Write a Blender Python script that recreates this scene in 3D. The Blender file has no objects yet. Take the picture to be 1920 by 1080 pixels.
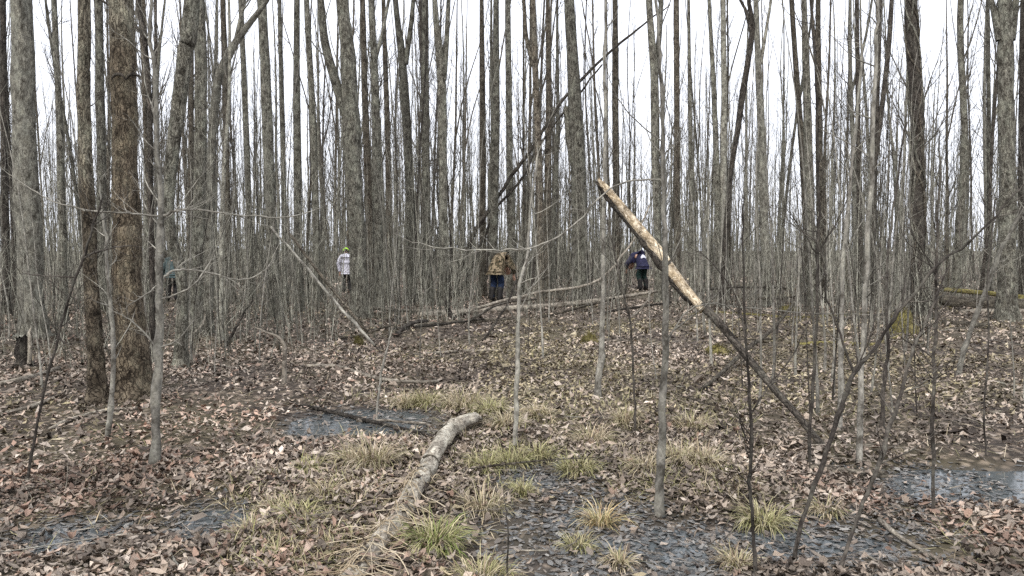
import bpy, math, random
import numpy as np
from mathutils import Vector

rng = np.random.default_rng(7)
random.seed(7)
scn = bpy.context.scene
COL = scn.collection

# ------------------------------------------------------------------ camera
F = 1478.0                       # focal length in photo pixels (1920 wide)
CAM_H = 1.55
PITCH = math.atan(72 / F)        # horizon at row 468 of 1080
cam_d = bpy.data.cameras.new('camera')
cam_d.sensor_width = 36
cam_d.lens = 36 * F / 1920
cam_d.clip_start = 0.05
cam_d.clip_end = 2000
cam = bpy.data.objects.new('camera', cam_d)
COL.objects.link(cam)
cam.location = (0, 0, CAM_H)
cam.rotation_euler = (math.pi / 2 - PITCH, 0, 0)
scn.camera = cam

# ------------------------------------------------------------------ world, sun, exposure
SUN_EL, SUN_AZ = math.radians(48), math.radians(200)   # azimuth clockwise from +Y
w = bpy.data.worlds.new('World')
scn.world = w
w.use_nodes = True
nt = w.node_tree
nt.nodes.clear()
out = nt.nodes.new('ShaderNodeOutputWorld')
bg = nt.nodes.new('ShaderNodeBackground')
bg.inputs['Strength'].default_value = 0.11
sky = nt.nodes.new('ShaderNodeTexSky')
sky.sky_type = 'NISHITA'
sky.sun_disc = False
sky.sun_elevation = SUN_EL
sky.sun_rotation = SUN_AZ
sky.air_density = 1.0
sky.dust_density = 4.0
hs = nt.nodes.new('ShaderNodeHueSaturation')
hs.inputs['Saturation'].default_value = 0.35
mx = nt.nodes.new('ShaderNodeMixRGB')
mx.inputs[0].default_value = 0.8                       # an even overcast deck over the clear sky
mx.inputs[2].default_value = (8.6, 8.9, 9.7, 1)
nt.links.new(sky.outputs[0], hs.inputs['Color'])
nt.links.new(hs.outputs[0], mx.inputs[1])
nt.links.new(mx.outputs[0], bg.inputs['Color'])
nt.links.new(bg.outputs[0], out.inputs[0])

sun_d = bpy.data.lights.new('sun', 'SUN')
sun_d.energy = 1.4
sun_d.angle = math.radians(25)
sun_d.color = (1.0, 0.96, 0.9)
sun = bpy.data.objects.new('sun', sun_d)
COL.objects.link(sun)
sdir = Vector((math.sin(SUN_AZ) * math.cos(SUN_EL), math.cos(SUN_AZ) * math.cos(SUN_EL), math.sin(SUN_EL)))
sun.rotation_euler = sdir.to_track_quat('Z', 'Y').to_euler()
sun.location = sdir * 50

vs = scn.view_settings
vs.view_transform = 'Standard'
vs.look = 'None'
vs.gamma = 1
vs.use_curve_mapping = False
vs.exposure = 0.88
scn.cycles.use_denoising = False
scn.cycles.max_bounces = 6
scn.cycles.diffuse_bounces = 3
scn.cycles.transparent_max_bounces = 4

# ------------------------------------------------------------------ helpers
def vnoise(x, y, seed=0):
    """value noise in -1..1"""
    x = np.asarray(x, float); y = np.asarray(y, float)
    xi = np.floor(x).astype(np.int64); yi = np.floor(y).astype(np.int64)
    fx = x - xi; fy = y - yi
    fx = fx * fx * (3 - 2 * fx); fy = fy * fy * (3 - 2 * fy)
    def hsh(a, b):
        n = (a * 374761393 + b * 668265263 + seed * 1274126177) & 0xffffffff
        n = ((n ^ (n >> 13)) * 1274126177) & 0xffffffff
        return ((n ^ (n >> 16)) & 0xffff) / 32767.5 - 1
    a = hsh(xi, yi); b = hsh(xi + 1, yi); c = hsh(xi, yi + 1); d = hsh(xi + 1, yi + 1)
    return (a * (1 - fx) + b * fx) * (1 - fy) + (c * (1 - fx) + d * fx) * fy

# shallow pools: centre x, y, radius x, y, depth
POOLS = [(0.45, 3.9, 0.8, 1.35, 0.075), (3.35, 5.2, 1.1, 0.6, 0.11), (-1.35, 7.2, 1.0, 0.8, 0.062), (0.2, 5.6, .6, .5, .05),
         (-1.75, 4.45, 0.30, 0.4, 0.065), (1.75, 4.2, 0.75, 0.6, 0.06), (1.9, 5.75, 0.75, 0.3, 0.06), (.9, 6.4, .5, .35, .048), (-2.6, 4.3, .5, .4, .045)]
WATER = -0.05

def pool_field(x, y):
    s = np.zeros_like(np.asarray(x, float))
    for cx, cy, rx, ry, d in POOLS:
        q = ((x - cx) / rx) ** 2 + ((y - cy) / ry) ** 2
        s = s + d * np.exp(-q ** 1.4)
    return s

def hgt(x, y):
    x = np.asarray(x, float); y = np.asarray(y, float)
    r = np.hypot(x, y)
    h = 0.028 * vnoise(x / 1.9, y / 1.9, 1) + 0.022 * vnoise(x / .6, y / .6, 2) + 0.014 * vnoise(x / .22, y / .22, 3)
    h = h + (0.10 * vnoise(x / 11, y / 11, 4) + .07) * np.clip((r - 10) / 20, 0, 1)
    h = h + 0.12 * np.exp(-(((x + 4.2) / 1.8) ** 2 + ((y - 8.4) / 1.6) ** 2))      # rise the big tree stands on
    return h + 0.008 - pool_field(x, y)

cp, sp = math.cos(PITCH), math.sin(PITCH)
def ray(px, py):
    u = (px - 960) / F; v = (540 - py) / F
    return np.array([u, cp + v * sp, -sp + v * cp])
def at(px, py, Y):
    d = ray(px, py); t = Y / d[1]
    return np.array([d[0] * t, Y, CAM_H + d[2] * t])
def G(px, py):
    d = ray(px, py); z = 0.0
    for _ in range(6):
        t = (z - CAM_H) / d[2]; p = d * t
        z = float(hgt(p[0], p[1]))
    return np.array([p[0], p[1], z])
def to_px(x, y, z):
    dz = z - CAM_H
    dep = y * cp - dz * sp
    return 960 + F * x / dep, 540 - F * (y * sp + dz * cp) / dep

def tag(o, label=None, cat=None, group=None, kind=None):
    if label: o['label'] = label
    if cat: o['category'] = cat
    if group: o['group'] = group
    if kind: o['kind'] = kind
    return o
def empty(name, loc, label, cat, group=None):
    o = bpy.data.objects.new(name, None)
    o.empty_display_size = 0.2
    COL.objects.link(o); o.location = Vector([float(c) for c in loc])
    return tag(o, label, cat, group)
def link(name, me, parent=None):
    o = bpy.data.objects.new(name, me)
    COL.objects.link(o)
    if parent is not None: o.parent = parent
    return o

class MB:
    """numpy mesh collector: quads, tris, a texture coordinate along each tube and a colour"""
    def __init__(s):
        s.V = []; s.Q = []; s.T = []; s.TC = []; s.C = []; s.n = 0
    def add(s, V, Q=None, T=None, tc=None, col=None):
        V = np.asarray(V, float).reshape(-1, 3); k = len(V)
        s.V.append(V)
        if Q is not None and len(Q): s.Q.append(np.asarray(Q, np.int64).reshape(-1, 4) + s.n)
        if T is not None and len(T): s.T.append(np.asarray(T, np.int64).reshape(-1, 3) + s.n)
        s.TC.append(V if tc is None else np.asarray(tc, float).reshape(-1, 3))
        c = np.ones((k, 3)) if col is None else np.broadcast_to(np.asarray(col, float), (k, 3))
        s.C.append(c); s.n += k
    def tube(s, P, R, n=6, col=None, cap=False):
        """P (N,m,3) paths, R (N,m) or (N,m,n) radii"""
        P = np.asarray(P, float); R = np.asarray(R, float)
        if P.ndim == 2: P = P[None]; R = R[None]
        N, m, _ = P.shape
        t = np.gradient(P, axis=1)
        t /= np.linalg.norm(t, axis=2, keepdims=True) + 1e-9
        mean = P[:, -1] - P[:, 0]
        mean = mean / (np.linalg.norm(mean, axis=1, keepdims=True) + 1e-9)
        ref = np.where(np.abs(mean[:, 2:3]) > .75, np.array([[1., 0, 0]]), np.array([[0, 0, 1.]]))
        ref = np.repeat(ref[:, None], m, 1)
        u = np.cross(t, ref); u /= np.linalg.norm(u, axis=2, keepdims=True) + 1e-9
        v = np.cross(u, t)
        a = np.arange(n) * 2 * math.pi / n
        ca, sa = np.cos(a), np.sin(a)
        if R.ndim == 2: R = np.repeat(R[:, :, None], n, 2)
        off = u[:, :, None] * ca[None, None, :, None] + v[:, :, None] * sa[None, None, :, None]
        V = P[:, :, None] + off * R[..., None]
        L = np.concatenate([np.zeros((N, 1)), np.cumsum(np.linalg.norm(np.diff(P, axis=1), axis=2), 1)], 1)
        r0 = R.mean(axis=(1, 2))[:, None, None]
        seed = rng.uniform(0, 50, (N, 1, 1))
        tc = np.stack([np.broadcast_to(ca * r0 + seed, R.shape), np.broadcast_to(sa * r0 + seed, R.shape),
                       np.broadcast_to(L[:, :, None], R.shape)], -1)
        i = np.arange(m - 1)[:, None]; j = np.arange(n)[None]; j2 = (j + 1) % n
        q = np.stack([i * n + j, i * n + j2, (i + 1) * n + j2, (i + 1) * n + j], -1).reshape(-1, 4)
        Q = (q[None] + (np.arange(N) * m * n)[:, None, None]).reshape(-1, 4)
        if col is not None:
            col = np.asarray(col, float)
            if col.ndim == 2 and len(col) != N * m * n: col = np.repeat(col, m * n, 0)
        T = []
        if cap:
            V = V.reshape(-1, 3); tcf = tc.reshape(-1, 3)
            ex = []; et = []
            for k in range(N):
                for e, ring in ((P[k, 0], 0), (P[k, -1], m - 1)):
                    c = N * m * n + len(ex); ex.append(e); et.append(tcf[k * m * n + ring * n] * [1, 1, 1])
                    b = k * m * n + ring * n
                    for jj in range(n):
                        T.append((b + jj, b + (jj + 1) % n, c) if ring else (b + (jj + 1) % n, b + jj, c))
            V = np.vstack([V, ex]); tc = np.vstack([tcf, et])
            if col is not None and col.ndim == 2: col = np.vstack([col, np.repeat(col[-1:], len(ex), 0)])
        s.add(V, Q, T, tc, col)
        return P, R
    def mesh(s, name, mats, smooth=True):
        me = bpy.data.meshes.new(name)
        V = np.vstack(s.V)
        Q = np.vstack(s.Q) if s.Q else np.zeros((0, 4), np.int64)
        T = np.vstack(s.T) if s.T else np.zeros((0, 3), np.int64)
        me.vertices.add(len(V)); me.vertices.foreach_set('co', V.astype(np.float32).ravel())
        nl = Q.size + T.size
        me.loops.add(nl); me.loops.foreach_set('vertex_index', np.concatenate([Q.ravel(), T.ravel()]).astype(np.int32))
        me.polygons.add(len(Q) + len(T))
        st = np.concatenate([np.arange(len(Q)) * 4, Q.size + np.arange(len(T)) * 3]).astype(np.int32)
        me.polygons.foreach_set('loop_start', st)
        if smooth: me.polygons.foreach_set('use_smooth', np.ones(len(st), bool))
        a = me.attributes.new('tc', 'FLOAT_VECTOR', 'POINT'); a.data.foreach_set('vector', np.vstack(s.TC).astype(np.float32).ravel())
        C = np.vstack(s.C); C = np.hstack([C, np.ones((len(C), 1))])
        a = me.attributes.new('col', 'FLOAT_COLOR', 'POINT'); a.data.foreach_set('color', C.astype(np.float32).ravel())
        me.update(calc_edges=True); me.validate()
        for m in (mats if isinstance(mats, (list, tuple)) else [mats]): me.materials.append(m)
        return me
    def obj(s, name, mats, parent=None, smooth=True):
        return link(name, s.mesh(name, mats, smooth), parent)

def smooth_path(P, R, k=4):
    """Catmull-Rom resampling of a polyline and its radii"""
    P = np.asarray(P, float); R = np.asarray(R, float)
    A = np.column_stack([P, R])
    A = np.vstack([2 * A[0] - A[1], A, 2 * A[-1] - A[-2]])
    o = []
    for i in range(1, len(A) - 2):
        p0, p1, p2, p3 = A[i - 1], A[i], A[i + 1], A[i + 2]
        for t in np.arange(k) / k:
            o.append(.5 * ((2 * p1) + (p2 - p0) * t + (2 * p0 - 5 * p1 + 4 * p2 - p3) * t * t + (3 * p1 - p0 - 3 * p2 + p3) * t ** 3))
    o.append(A[-2]); o = np.array(o)
    return o[:, :3], np.maximum(o[:, 3], 1e-4)

# ------------------------------------------------------------------ materials
class NT:
    def __init__(s, name):
        s.m = bpy.data.materials.new(name); s.m.use_nodes = True
        s.t = s.m.node_tree; s.b = s.t.nodes['Principled BSDF']
    def n(s, typ, **kw):
        x = s.t.nodes.new('ShaderNode' + typ)
        for k, v in kw.items(): setattr(x, k, v)
        return x
    def l(s, a, b): s.t.links.new(a, b)
    def ramp(s, src, stops):
        r = s.n('ValToRGB'); e = r.color_ramp.elements
        while len(e) < len(stops): e.new(.5)
        for x, (p, c) in zip(e, stops):
            x.position = p; x.color = (*c, 1) if len(c) == 3 else c
        s.l(src, r.inputs[0]); return r.outputs[0]
    def noise(s, vec, scale, detail=4, rough=.6):
        x = s.n('TexNoise'); x.inputs['Scale'].default_value = scale
        x.inputs['Detail'].default_value = detail; x.inputs['Roughness'].default_value = rough
        if vec is not None: s.l(vec, x.inputs['Vector'])
        return x.outputs[0]
    def mapping(s, vec, scale):
        x = s.n('Mapping'); x.inputs['Scale'].default_value = scale; s.l(vec, x.inputs['Vector']); return x.outputs[0]
    def mix(s, fac, a, b, mode='MIX'):
        x = s.n('MixRGB', blend_type=mode)
        for i, v in ((0, fac), (1, a), (2, b)):
            if hasattr(v, 'is_linked') or hasattr(v, 'links'): s.l(v, x.inputs[i])
            elif i == 0: x.inputs[0].default_value = v
            else: x.inputs[i].default_value = (*v, 1)
        return x.outputs[0]
    def math(s, op, a, b=0.0):
        x = s.n('Math', operation=op)
        for i, v in enumerate((a, b)):
            if hasattr(v, 'links'): s.l(v, x.inputs[i])
            else: x.inputs[i].default_value = v
        return x.outputs[0]
    def attr(s, name):
        x = s.n('Attribute'); x.attribute_name = name; return x
    def bump(s, h, dist, strength=1.0):
        x = s.n('Bump'); x.inputs['Distance'].default_value = dist; x.inputs['Strength'].default_value = strength
        s.l(h, x.inputs['Height']); s.l(x.outputs[0], s.b.inputs['Normal'])
    def fin(s, col=None, rough=.85, spec=.25):
        if col is not None:
            if hasattr(col, 'links'): s.l(col, s.b.inputs['Base Color'])
            else: s.b.inputs['Base Color'].default_value = (*col, 1)
        if hasattr(rough, 'links'): s.l(rough, s.b.inputs['Roughness'])
        else: s.b.inputs['Roughness'].default_value = rough
        s.b.inputs['Specular IOR Level'].default_value = spec
        return s.m

def bark(name, dark, mid, light, lichen=(.30, .31, .25), lam=.5, furrow=1.0, bump=.02):
    s = NT(name)
    tc = s.attr('tc').outputs['Vector']
    wn = s.n('TexNoise'); wn.inputs['Scale'].default_value = 14; wn.inputs['Detail'].default_value = 3; s.l(tc, wn.inputs['Vector'])
    warped = s.mix(.09, tc, wn.outputs['Color'], 'ADD')
    st = s.mapping(warped, (1, 1, .075))
    n1 = s.noise(st, 46, 8, .75)
    vo = s.n('TexVoronoi', feature='DISTANCE_TO_EDGE'); vo.inputs['Scale'].default_value = 40
    s.l(st, vo.inputs['Vector'])
    fur = s.ramp(s.mix(.12, vo.outputs['Distance'], s.noise(st, 80, 4, .7)), [(.05, (0, 0, 0)), (.17, (1, 1, 1))])
    h = s.mix(furrow * .6, n1, fur, 'MULTIPLY')
    col = s.ramp(h, [(.24, dark), (.45, mid), (.60, light)])
    ln = s.ramp(s.noise(s.mapping(tc, (1, 1, .5)), 6.5, 8, .75), [(.47, (0, 0, 0)), (.58, (1, 1, 1))])
    sp_ = s.ramp(s.noise(tc, 55, 4, .7), [(.42, (.15, .15, .15)), (.58, (1, 1, 1))])
    col = s.mix(s.math('MULTIPLY', s.math('MULTIPLY', ln, sp_), lam), col, lichen)
    bl = s.ramp(s.noise(s.mapping(tc, (1, 1, .6)), 11, 6, .7), [(.36, (.34, .32, .30)), (.5, (1, 1, 1)), (.66, (1.5, 1.5, 1.44))])
    col = s.mix(1.0, col, bl, 'MULTIPLY')
    oi = s.n('ObjectInfo')
    var = s.math('ADD', s.math('MULTIPLY', oi.outputs['Random'], .6), .65)
    vv = s.n('CombineXYZ'); s.l(var, vv.inputs[0]); s.l(var, vv.inputs[1]); s.l(var, vv.inputs[2])
    col = s.mix(1.0, col, vv.outputs[0], 'MULTIPLY')
    col = s.mix(1.0, col, s.attr('col').outputs['Color'], 'MULTIPLY')
    s.bump(h, bump)
    return s.fin(col, .92, .15)

M = {}
M['bark_grey'] = bark('bark grey', (.03, .027, .021), (.125, .116, .094), (.25, .238, .20), lam=.5)
M['twig'] = bark('twig bark', (.03, .026, .022), (.085, .077, .066), (.15, .138, .12), lam=.15, furrow=.2, bump=.002)
M['bark_pale'] = bark('bark pale', (.05, .045, .036), (.17, .16, .132), (.31, .295, .25), lichen=(.34, .345, .29), lam=.6, furrow=.7, bump=.014)
M['bark_brown'] = bark('bark brown', (.024, .019, .015), (.105, .088, .068), (.205, .178, .142), lichen=(.24, .235, .185), lam=.4, bump=.028)
M['bark_dark'] = bark('bark dark', (.018, .015, .013), (.055, .047, .04), (.11, .095, .08), lam=.12, bump=.02)
M['bark_thin'] = bark('bark of thin stems', (.07, .063, .053), (.175, .164, .141), (.29, .273, .24), lam=.25, furrow=.3, bump=.003)
M['bark_thin_dark'] = bark('bark of dark thin stems', (.016, .013, .012), (.046, .039, .034), (.095, .084, .072), lam=.15, furrow=.3, bump=.003)
M['dead_wood'] = bark('weathered dead wood', (.045, .038, .032), (.175, .152, .124), (.34, .305, .255), lam=.2, furrow=.5, bump=.008)
M['bare_wood'] = bark('bare split wood', (.09, .065, .04), (.33, .265, .18), (.60, .53, .42), lichen=(.16, .11, .06), lam=.75, furrow=.6, bump=.012)
M['log_bark'] = bark('log bark', (.05, .043, .035), (.24, .21, .17), (.43, .395, .33), lichen=(.47, .45, .38), lam=.8, furrow=.6, bump=.015)
M['moss'] = bark('moss', (.02, .018, .009), (.105, .092, .033), (.25, .22, .075), lichen=(.17, .14, .085), lam=.85, furrow=.1, bump=.02)

def mk_ground():
    s = NT('leaf covered soil')
    g = s.n('NewGeometry').outputs['Position']
    vo = s.n('TexVoronoi'); vo.inputs['Scale'].default_value = 13; vo.inputs['Randomness'].default_value = 1
    wob = s.n('TexNoise'); wob.inputs['Scale'].default_value = 9; wob.inputs['Detail'].default_value = 3
    s.l(g, wob.inputs['Vector'])
    pos = s.mix(.12, g, wob.outputs['Color'], 'ADD')
    s.l(pos, vo.inputs['Vector'])
    sep = s.n('SeparateColor'); s.l(vo.outputs['Color'], sep.inputs[0])
    leaf = s.ramp(sep.outputs[0], [(0, (.035, .026, .02)), (.35, (.10, .076, .058)), (.7, (.19, .15, .115)), (1, (.27, .215, .165))])
    soil = s.ramp(s.noise(g, 30, 5), [(.3, (.018, .014, .011)), (.7, (.07, .054, .042))])
    edge = s.ramp(vo.outputs['Distance'], [(.25, (1, 1, 1)), (.62, (0, 0, 0))])
    col = s.mix(edge, soil, leaf)
    patch = s.ramp(s.noise(g, .55, 4), [(.42, (0, 0, 0)), (.62, (1, 1, 1))])
    col = s.mix(s.math('MULTIPLY', patch, .35), col, (.13, .115, .055))
    sz = s.n('SeparateXYZ'); s.l(g, sz.inputs[0])
    wet = s.ramp(s.math('ADD', s.math('MULTIPLY', sz.outputs[2], 9), .95), [(.2, (1, 1, 1)), (.75, (0, 0, 0))])
    col = s.mix(s.math('MULTIPLY', wet, .8), col, (.045, .043, .04))
    rough = s.math('SUBTRACT', .92, s.math('MULTIPLY', wet, .55))
    s.bump(s.mix(.5, vo.outputs['Distance'], s.noise(g, 60, 4)), .03)
    return s.fin(col, rough, .3)
M['ground'] = mk_ground()

def mk_leaf(name, rough, spec, amp=.5):
    s = NT(name)
    c = s.attr('col').outputs['Color']
    tc = s.attr('tc').outputs['Vector']
    n = s.noise(tc, 45, 4)
    v = s.ramp(n, [(.3, (1 - amp,) * 3), (.7, (1.25, 1.22, 1.2))])
    s.bump(n, .006)
    return s.fin(s.mix(1.0, c, v, 'MULTIPLY'), rough, spec)
M['leaf_dry'] = mk_leaf('dry fallen leaf', .8, .25)
M['leaf_wet'] = mk_leaf('wet fallen leaf', .27, .6, .4)
M['grass'] = mk_leaf('dead grass', .75, .2, .25)

def mk_water():
    s = NT('pool water')
    g = s.n('NewGeometry').outputs['Position']
    s.bump(s.noise(g, 9, 2), .002, .35)
    s.b.inputs['IOR'].default_value = 1.33
    return s.fin((.075, .085, .088), .08, .8)
M['water'] = mk_water()

def plain(name, col, rough=.8, nscale=30, amp=.25, bump=.004):
    s = NT(name)
    tc = s.n('TexCoord').outputs['Object']
    n = s.noise(tc, nscale, 4)
    v = s.ramp(n, [(.3, (1 - amp,) * 3), (.7, (1 + amp,) * 3)])
    s.bump(n, bump)
    return s.fin(s.mix(1.0, col, v, 'MULTIPLY'), rough, .25)

# ------------------------------------------------------------------ setting: ground and pools
def make_ground():
    gx = np.arange(-7, 7.001, .075)
    r = [7.0]; st = .09
    while r[-1] < 700: st *= 1.09; r.append(r[-1] + st)
    gx = np.concatenate([-np.array(r[1:])[::-1], gx, r[1:]])
    gy = np.arange(2.2, 12, .075)
    r = [gy[-1]]; st = .09
    while r[-1] < 800: st *= 1.07; r.append(r[-1] + st)
    gy = np.concatenate([[-60, -25, -10, -4, -1, 1, 1.8], gy, r[1:]])
    X, Y = np.meshgrid(gx, gy)
    Z = hgt(X, Y)
    nx, ny = len(gx), len(gy)
    i = np.arange(ny - 1)[:, None]; j = np.arange(nx - 1)[None]
    q = np.stack([i * nx + j, i * nx + j + 1, (i + 1) * nx + j + 1, (i + 1) * nx + j], -1)
    b = MB(); b.add(np.stack([X, Y, Z], -1), q)
    return tag(b.obj('ground', M['ground']), 'forest floor of brown soil under fallen leaves', None, kind='structure')
ground = make_ground()

gx = np.arange(-3.6, 5.2, .045); gy = np.arange(2.2, 8.6, .045)          # one sheet of standing water, showing in every hollow
X, Y = np.meshgrid(gx, gy)
ok = (hgt(X, Y) < WATER + .01) & (pool_field(X, Y) > .006)
ok = ok[:-1, :-1] | ok[1:, 1:] | ok[1:, :-1] | ok[:-1, 1:]
nx = len(gx); I, J = np.nonzero(ok)
q = np.stack([I * nx + J, I * nx + J + 1, (I + 1) * nx + J + 1, (I + 1) * nx + J], -1)
used = np.unique(q); rem = -np.ones(X.size, int); rem[used] = np.arange(len(used))
b = MB(); b.add(np.stack([X, Y, np.full_like(X, WATER)], -1).reshape(-1, 3)[used], rem[q])
tag(b.obj('water', M['water']), kind='structure')

# ------------------------------------------------------------------ trees
def wander(N, m, amp, smoothn=2):
    a = rng.normal(0, 1, (N, m, 3))
    for _ in range(smoothn):
        a[:, 1:-1] = (a[:, :-2] + a[:, 1:-1] * 2 + a[:, 2:]) / 4
    return np.cumsum(a, 1) * amp

def grow(starts, dirs, lens, r0, m, up=.25, wob=.12):
    """N branches from starts along dirs, bending upward; r0 (N,)"""
    N = len(starts)
    t = np.linspace(0, 1, m)[None, :, None]
    P = starts[:, None] + dirs[:, None] * lens[:, None, None] * t
    P[:, :, 2] += up * lens[:, None] * t[:, :, 0] ** 2
    wv = wander(N, m, wob / m) * lens[:, None, None]
    P += wv - wv[:, :1]
    R = r0[:, None] * (1 - .86 * np.linspace(0, 1, m))[None]
    return P, R

def side_dirs(T, spread, az=None):
    """directions at an angle 'spread' (radians) from tangents T"""
    N = len(T)
    T = T / (np.linalg.norm(T, axis=1, keepdims=True) + 1e-9)
    a = rng.normal(0, 1, (N, 3)); a -= T * (a * T).sum(1, keepdims=True)
    a /= np.linalg.norm(a, axis=1, keepdims=True) + 1e-9
    s = np.asarray(spread)[:, None] if np.ndim(spread) else spread
    return T * np.cos(s) + a * np.sin(s)

def pick(P, R, per, lo=.2, hi=1.0):
    """per random points on each of N paths -> position, tangent, radius, owner"""
    N, m, _ = P.shape
    f = rng.uniform(lo, hi, (N, per)) * (m - 1.001)
    i = f.astype(int); fr = (f - i)[..., None]
    k = np.arange(N)[:, None]
    pos = P[k, i] * (1 - fr) + P[k, i + 1] * fr
    tan = P[k, i + 1] - P[k, i]
    rad = R[k, i] * (1 - fr[..., 0]) + R[k, i + 1] * fr[..., 0]
    return pos.reshape(-1, 3), tan.reshape(-1, 3), rad.reshape(-1)

def crown_on(mb, P, R, nl, H, lo=.4, twigs=5, twiglets=3, sides=(5, 3), spread=(.35, .8), lfac=.2, rcap=9., tmin=.004):
    """limbs, twigs and twiglets on a trunk path P (m,3), R (m)"""
    pos, tan, rad = pick(P[None], R[None], nl, lo, .98)
    hz = pos[:, 2] - P[0, 2]
    ln = np.clip((H - hz) * .45, .5, None) * rng.uniform(.6, 1.1, nl) * lfac * 2.2
    d = side_dirs(tan, rng.uniform(*spread, nl))
    d[:, 2] = np.abs(d[:, 2])
    LP, LR = grow(pos, d, ln, np.minimum(np.minimum(rad * rng.uniform(.25, .5, nl), .008 + ln * .009), rcap), 7, .35, .3)
    mb.tube(LP, LR, sides[0])
    if twigs:
        p2, t2, r2 = pick(LP, LR, twigs, .15, 1)
        d2 = side_dirs(t2, rng.uniform(.4, .9, len(p2)))
        l2 = np.repeat(ln, twigs) * rng.uniform(.2, .55, len(p2))
        TP, TR = grow(p2, d2, l2, np.minimum(r2 * .8, tmin + l2 * .006), 5, .3, .35)
        mb.tube(TP, TR, sides[1])
        if twiglets:
            p3, t3, r3 = pick(TP, TR, twiglets, .2, 1)
            d3 = side_dirs(t3, rng.uniform(.4, 1., len(p3)))
            l3 = np.repeat(l2, twiglets) * rng.uniform(.25, .6, len(p3))
            QP, QR = grow(p3, d3, l3, np.minimum(r3 * .85, tmin + .001), 4, .2, .4)
            mb.tube(QP, QR, 3)

def trunk_path(H, r0, m=18, lean=.03, wob=.5):
    t = np.linspace(0, 1, m)
    P = np.zeros((m, 3)); P[:, 2] = t * H
    wv = wander(1, m, wob / m * H * .06, 4)[0]; wv[:, 2] = 0; wv -= wv[0]
    P += wv
    a = rng.uniform(0, 6.283)
    P[:, 0] += math.cos(a) * lean * H * t ** 1.3; P[:, 1] += math.sin(a) * lean * H * t ** 1.3
    R = r0 * (1 - .8 * t ** 1.1)
    R = R * (1 + .5 * np.exp(-P[:, 2] / .25))
    P[0, 2] = -.15
    return P, R

def lumpy(R, n, amt=.08, seed=0, ridges=0, ramp_amt=.05):
    """radii (m) -> (m,n) with uneven surface"""
    m = len(R)
    th = np.arange(n) / n
    a, b = np.meshgrid(th, np.arange(m))
    ang = a * 2 * math.pi
    x = np.cos(ang) * 1.3; y = np.sin(ang) * 1.3
    k = 1 + amt * vnoise(x + b * .35 + seed * 7, y + b * .28, seed)
    if ridges:
        k = k + ramp_amt * vnoise(x * ridges * .5 + 50 + seed, y * ridges * .5 + b * .12, seed + 3)
    return R[:, None] * k

G_TREE = 'slender bare trees filling the wood'
VAR = []
def make_variants():
    for k in range(20):
        H = rng.uniform(13, 20); r0 = rng.uniform(.06, .12) if k % 3 == 0 else rng.uniform(.03, .065)
        P, R = trunk_path(H, r0, 20, rng.uniform(0, .07), rng.uniform(.8, 2.4))
        b = MB(); b.tube(P[None], lumpy(R, 10, .10, k)[None], 10)
        c = MB()
        crown_on(c, P, R, int(rng.integers(18, 26)), H, .22, 6, 4, spread=(.2, .6), tmin=.007)
        fk = rng.random() < .55
        if fk:                                              # a fork
            i = int(rng.integers(7, 13))
            d = side_dirs((P[i + 1] - P[i])[None], .22)
            FP, FR = grow(P[i][None], d, np.array([H - P[i, 2]]) * .9, np.array([R[i] * .75]), 10, .05, .12)
            b.tube(FP, FR, 8)
            crown_on(c, FP[0], FR[0], 9, H - P[i, 2], .2, 5, 2, spread=(.25, .6))
        # short dead side twigs low down
        crown_on(c, P, R, 8, H * .5, .06, 4, 2, sides=(4, 3), spread=(.5, 1.2), lfac=.09, rcap=.009)
        mt = M[['bark_grey', 'bark_dark', 'bark_pale', 'bark_brown'][k % 4]]
        VAR.append((b.mesh('trunk', mt), c.mesh('crown', M['twig']), r0, H, fk))
make_variants()

# where the people stand: keep the view to them fairly open   (px, half width, depth)
KEEP = [(935, 42, 21.9), (1200, 30, 29.5), (645, 14, 26.5), (328, 16, 22)]
def blocked(x, y, wpx=0):
    px = 960 + F * x / y
    return any(abs(px - k) < hw + wpx and y < d + .6 for k, hw, d in KEEP)
def ymin(px):
    return np.interp(px, [-400, 150, 420, 520, 700, 900, 1100, 1500, 1750, 2300], [9.5, 10.5, 13, 15, 18.5, 20, 22, 23, 20, 18])

HERO_XY = []
LAND = [('the broad pale grey trunk', at(60, 600, 13.4)), ('the thick scarred trunk', G(250, 744)), ('the bowed grey-green trunk', G(338, 690)),
        ('the elbow-bent pale tree', at(395, 560, 14)), ('the person in the lime cap', at(645, 560, 26.5)), ('the person in camouflage', at(935, 573, 21.9)),
        ('the two leaning black poles', at(860, 540, 23.5)), ('the person in navy', at(1200, 545, 29.5)), ('the slanting broken pole', G(1440, 720)),
        ('the crooked black tree', at(1356, 540, 19.5)), ('the vine-wrapped trunk', at(1723, 540, 18.5)), ('the stout forked trunk', at(1888, 540, 16.8)),
        ('the banded log', G(800, 880)), ('the leafy pool', G(1080, 980)), ('the larger pool', G(1830, 920)), ('the wet hollow', G(680, 790)),
        ('the V-shaped shrub', G(1520, 980)), ('the long weathered trunk', at(950, 585, 19.5)), ('the yellow mossy stump', G(1692, 625)),
        ('the pale smooth sapling', G(290, 870)), ('the thick dark mossy log', at(1850, 578, 20))]
def landmark(x, y, ground_only=False):
    idx = range(8, len(LAND)) if ground_only else range(0, 12) if y > 24 else range(len(LAND))
    if not ground_only and y > 24:                       # deep in the wood: whatever stands in the same line
        return min((LAND[i] for i in idx), key=lambda l: abs(l[1][0] / l[1][1] - x / y))[0]
    return min((LAND[i] for i in idx), key=lambda l: (l[1][0] - x) ** 2 + (l[1][1] - y) ** 2)[0]
VTONE = ['grey-barked', 'dark-barked', 'pale-barked', 'brown-barked']
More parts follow.
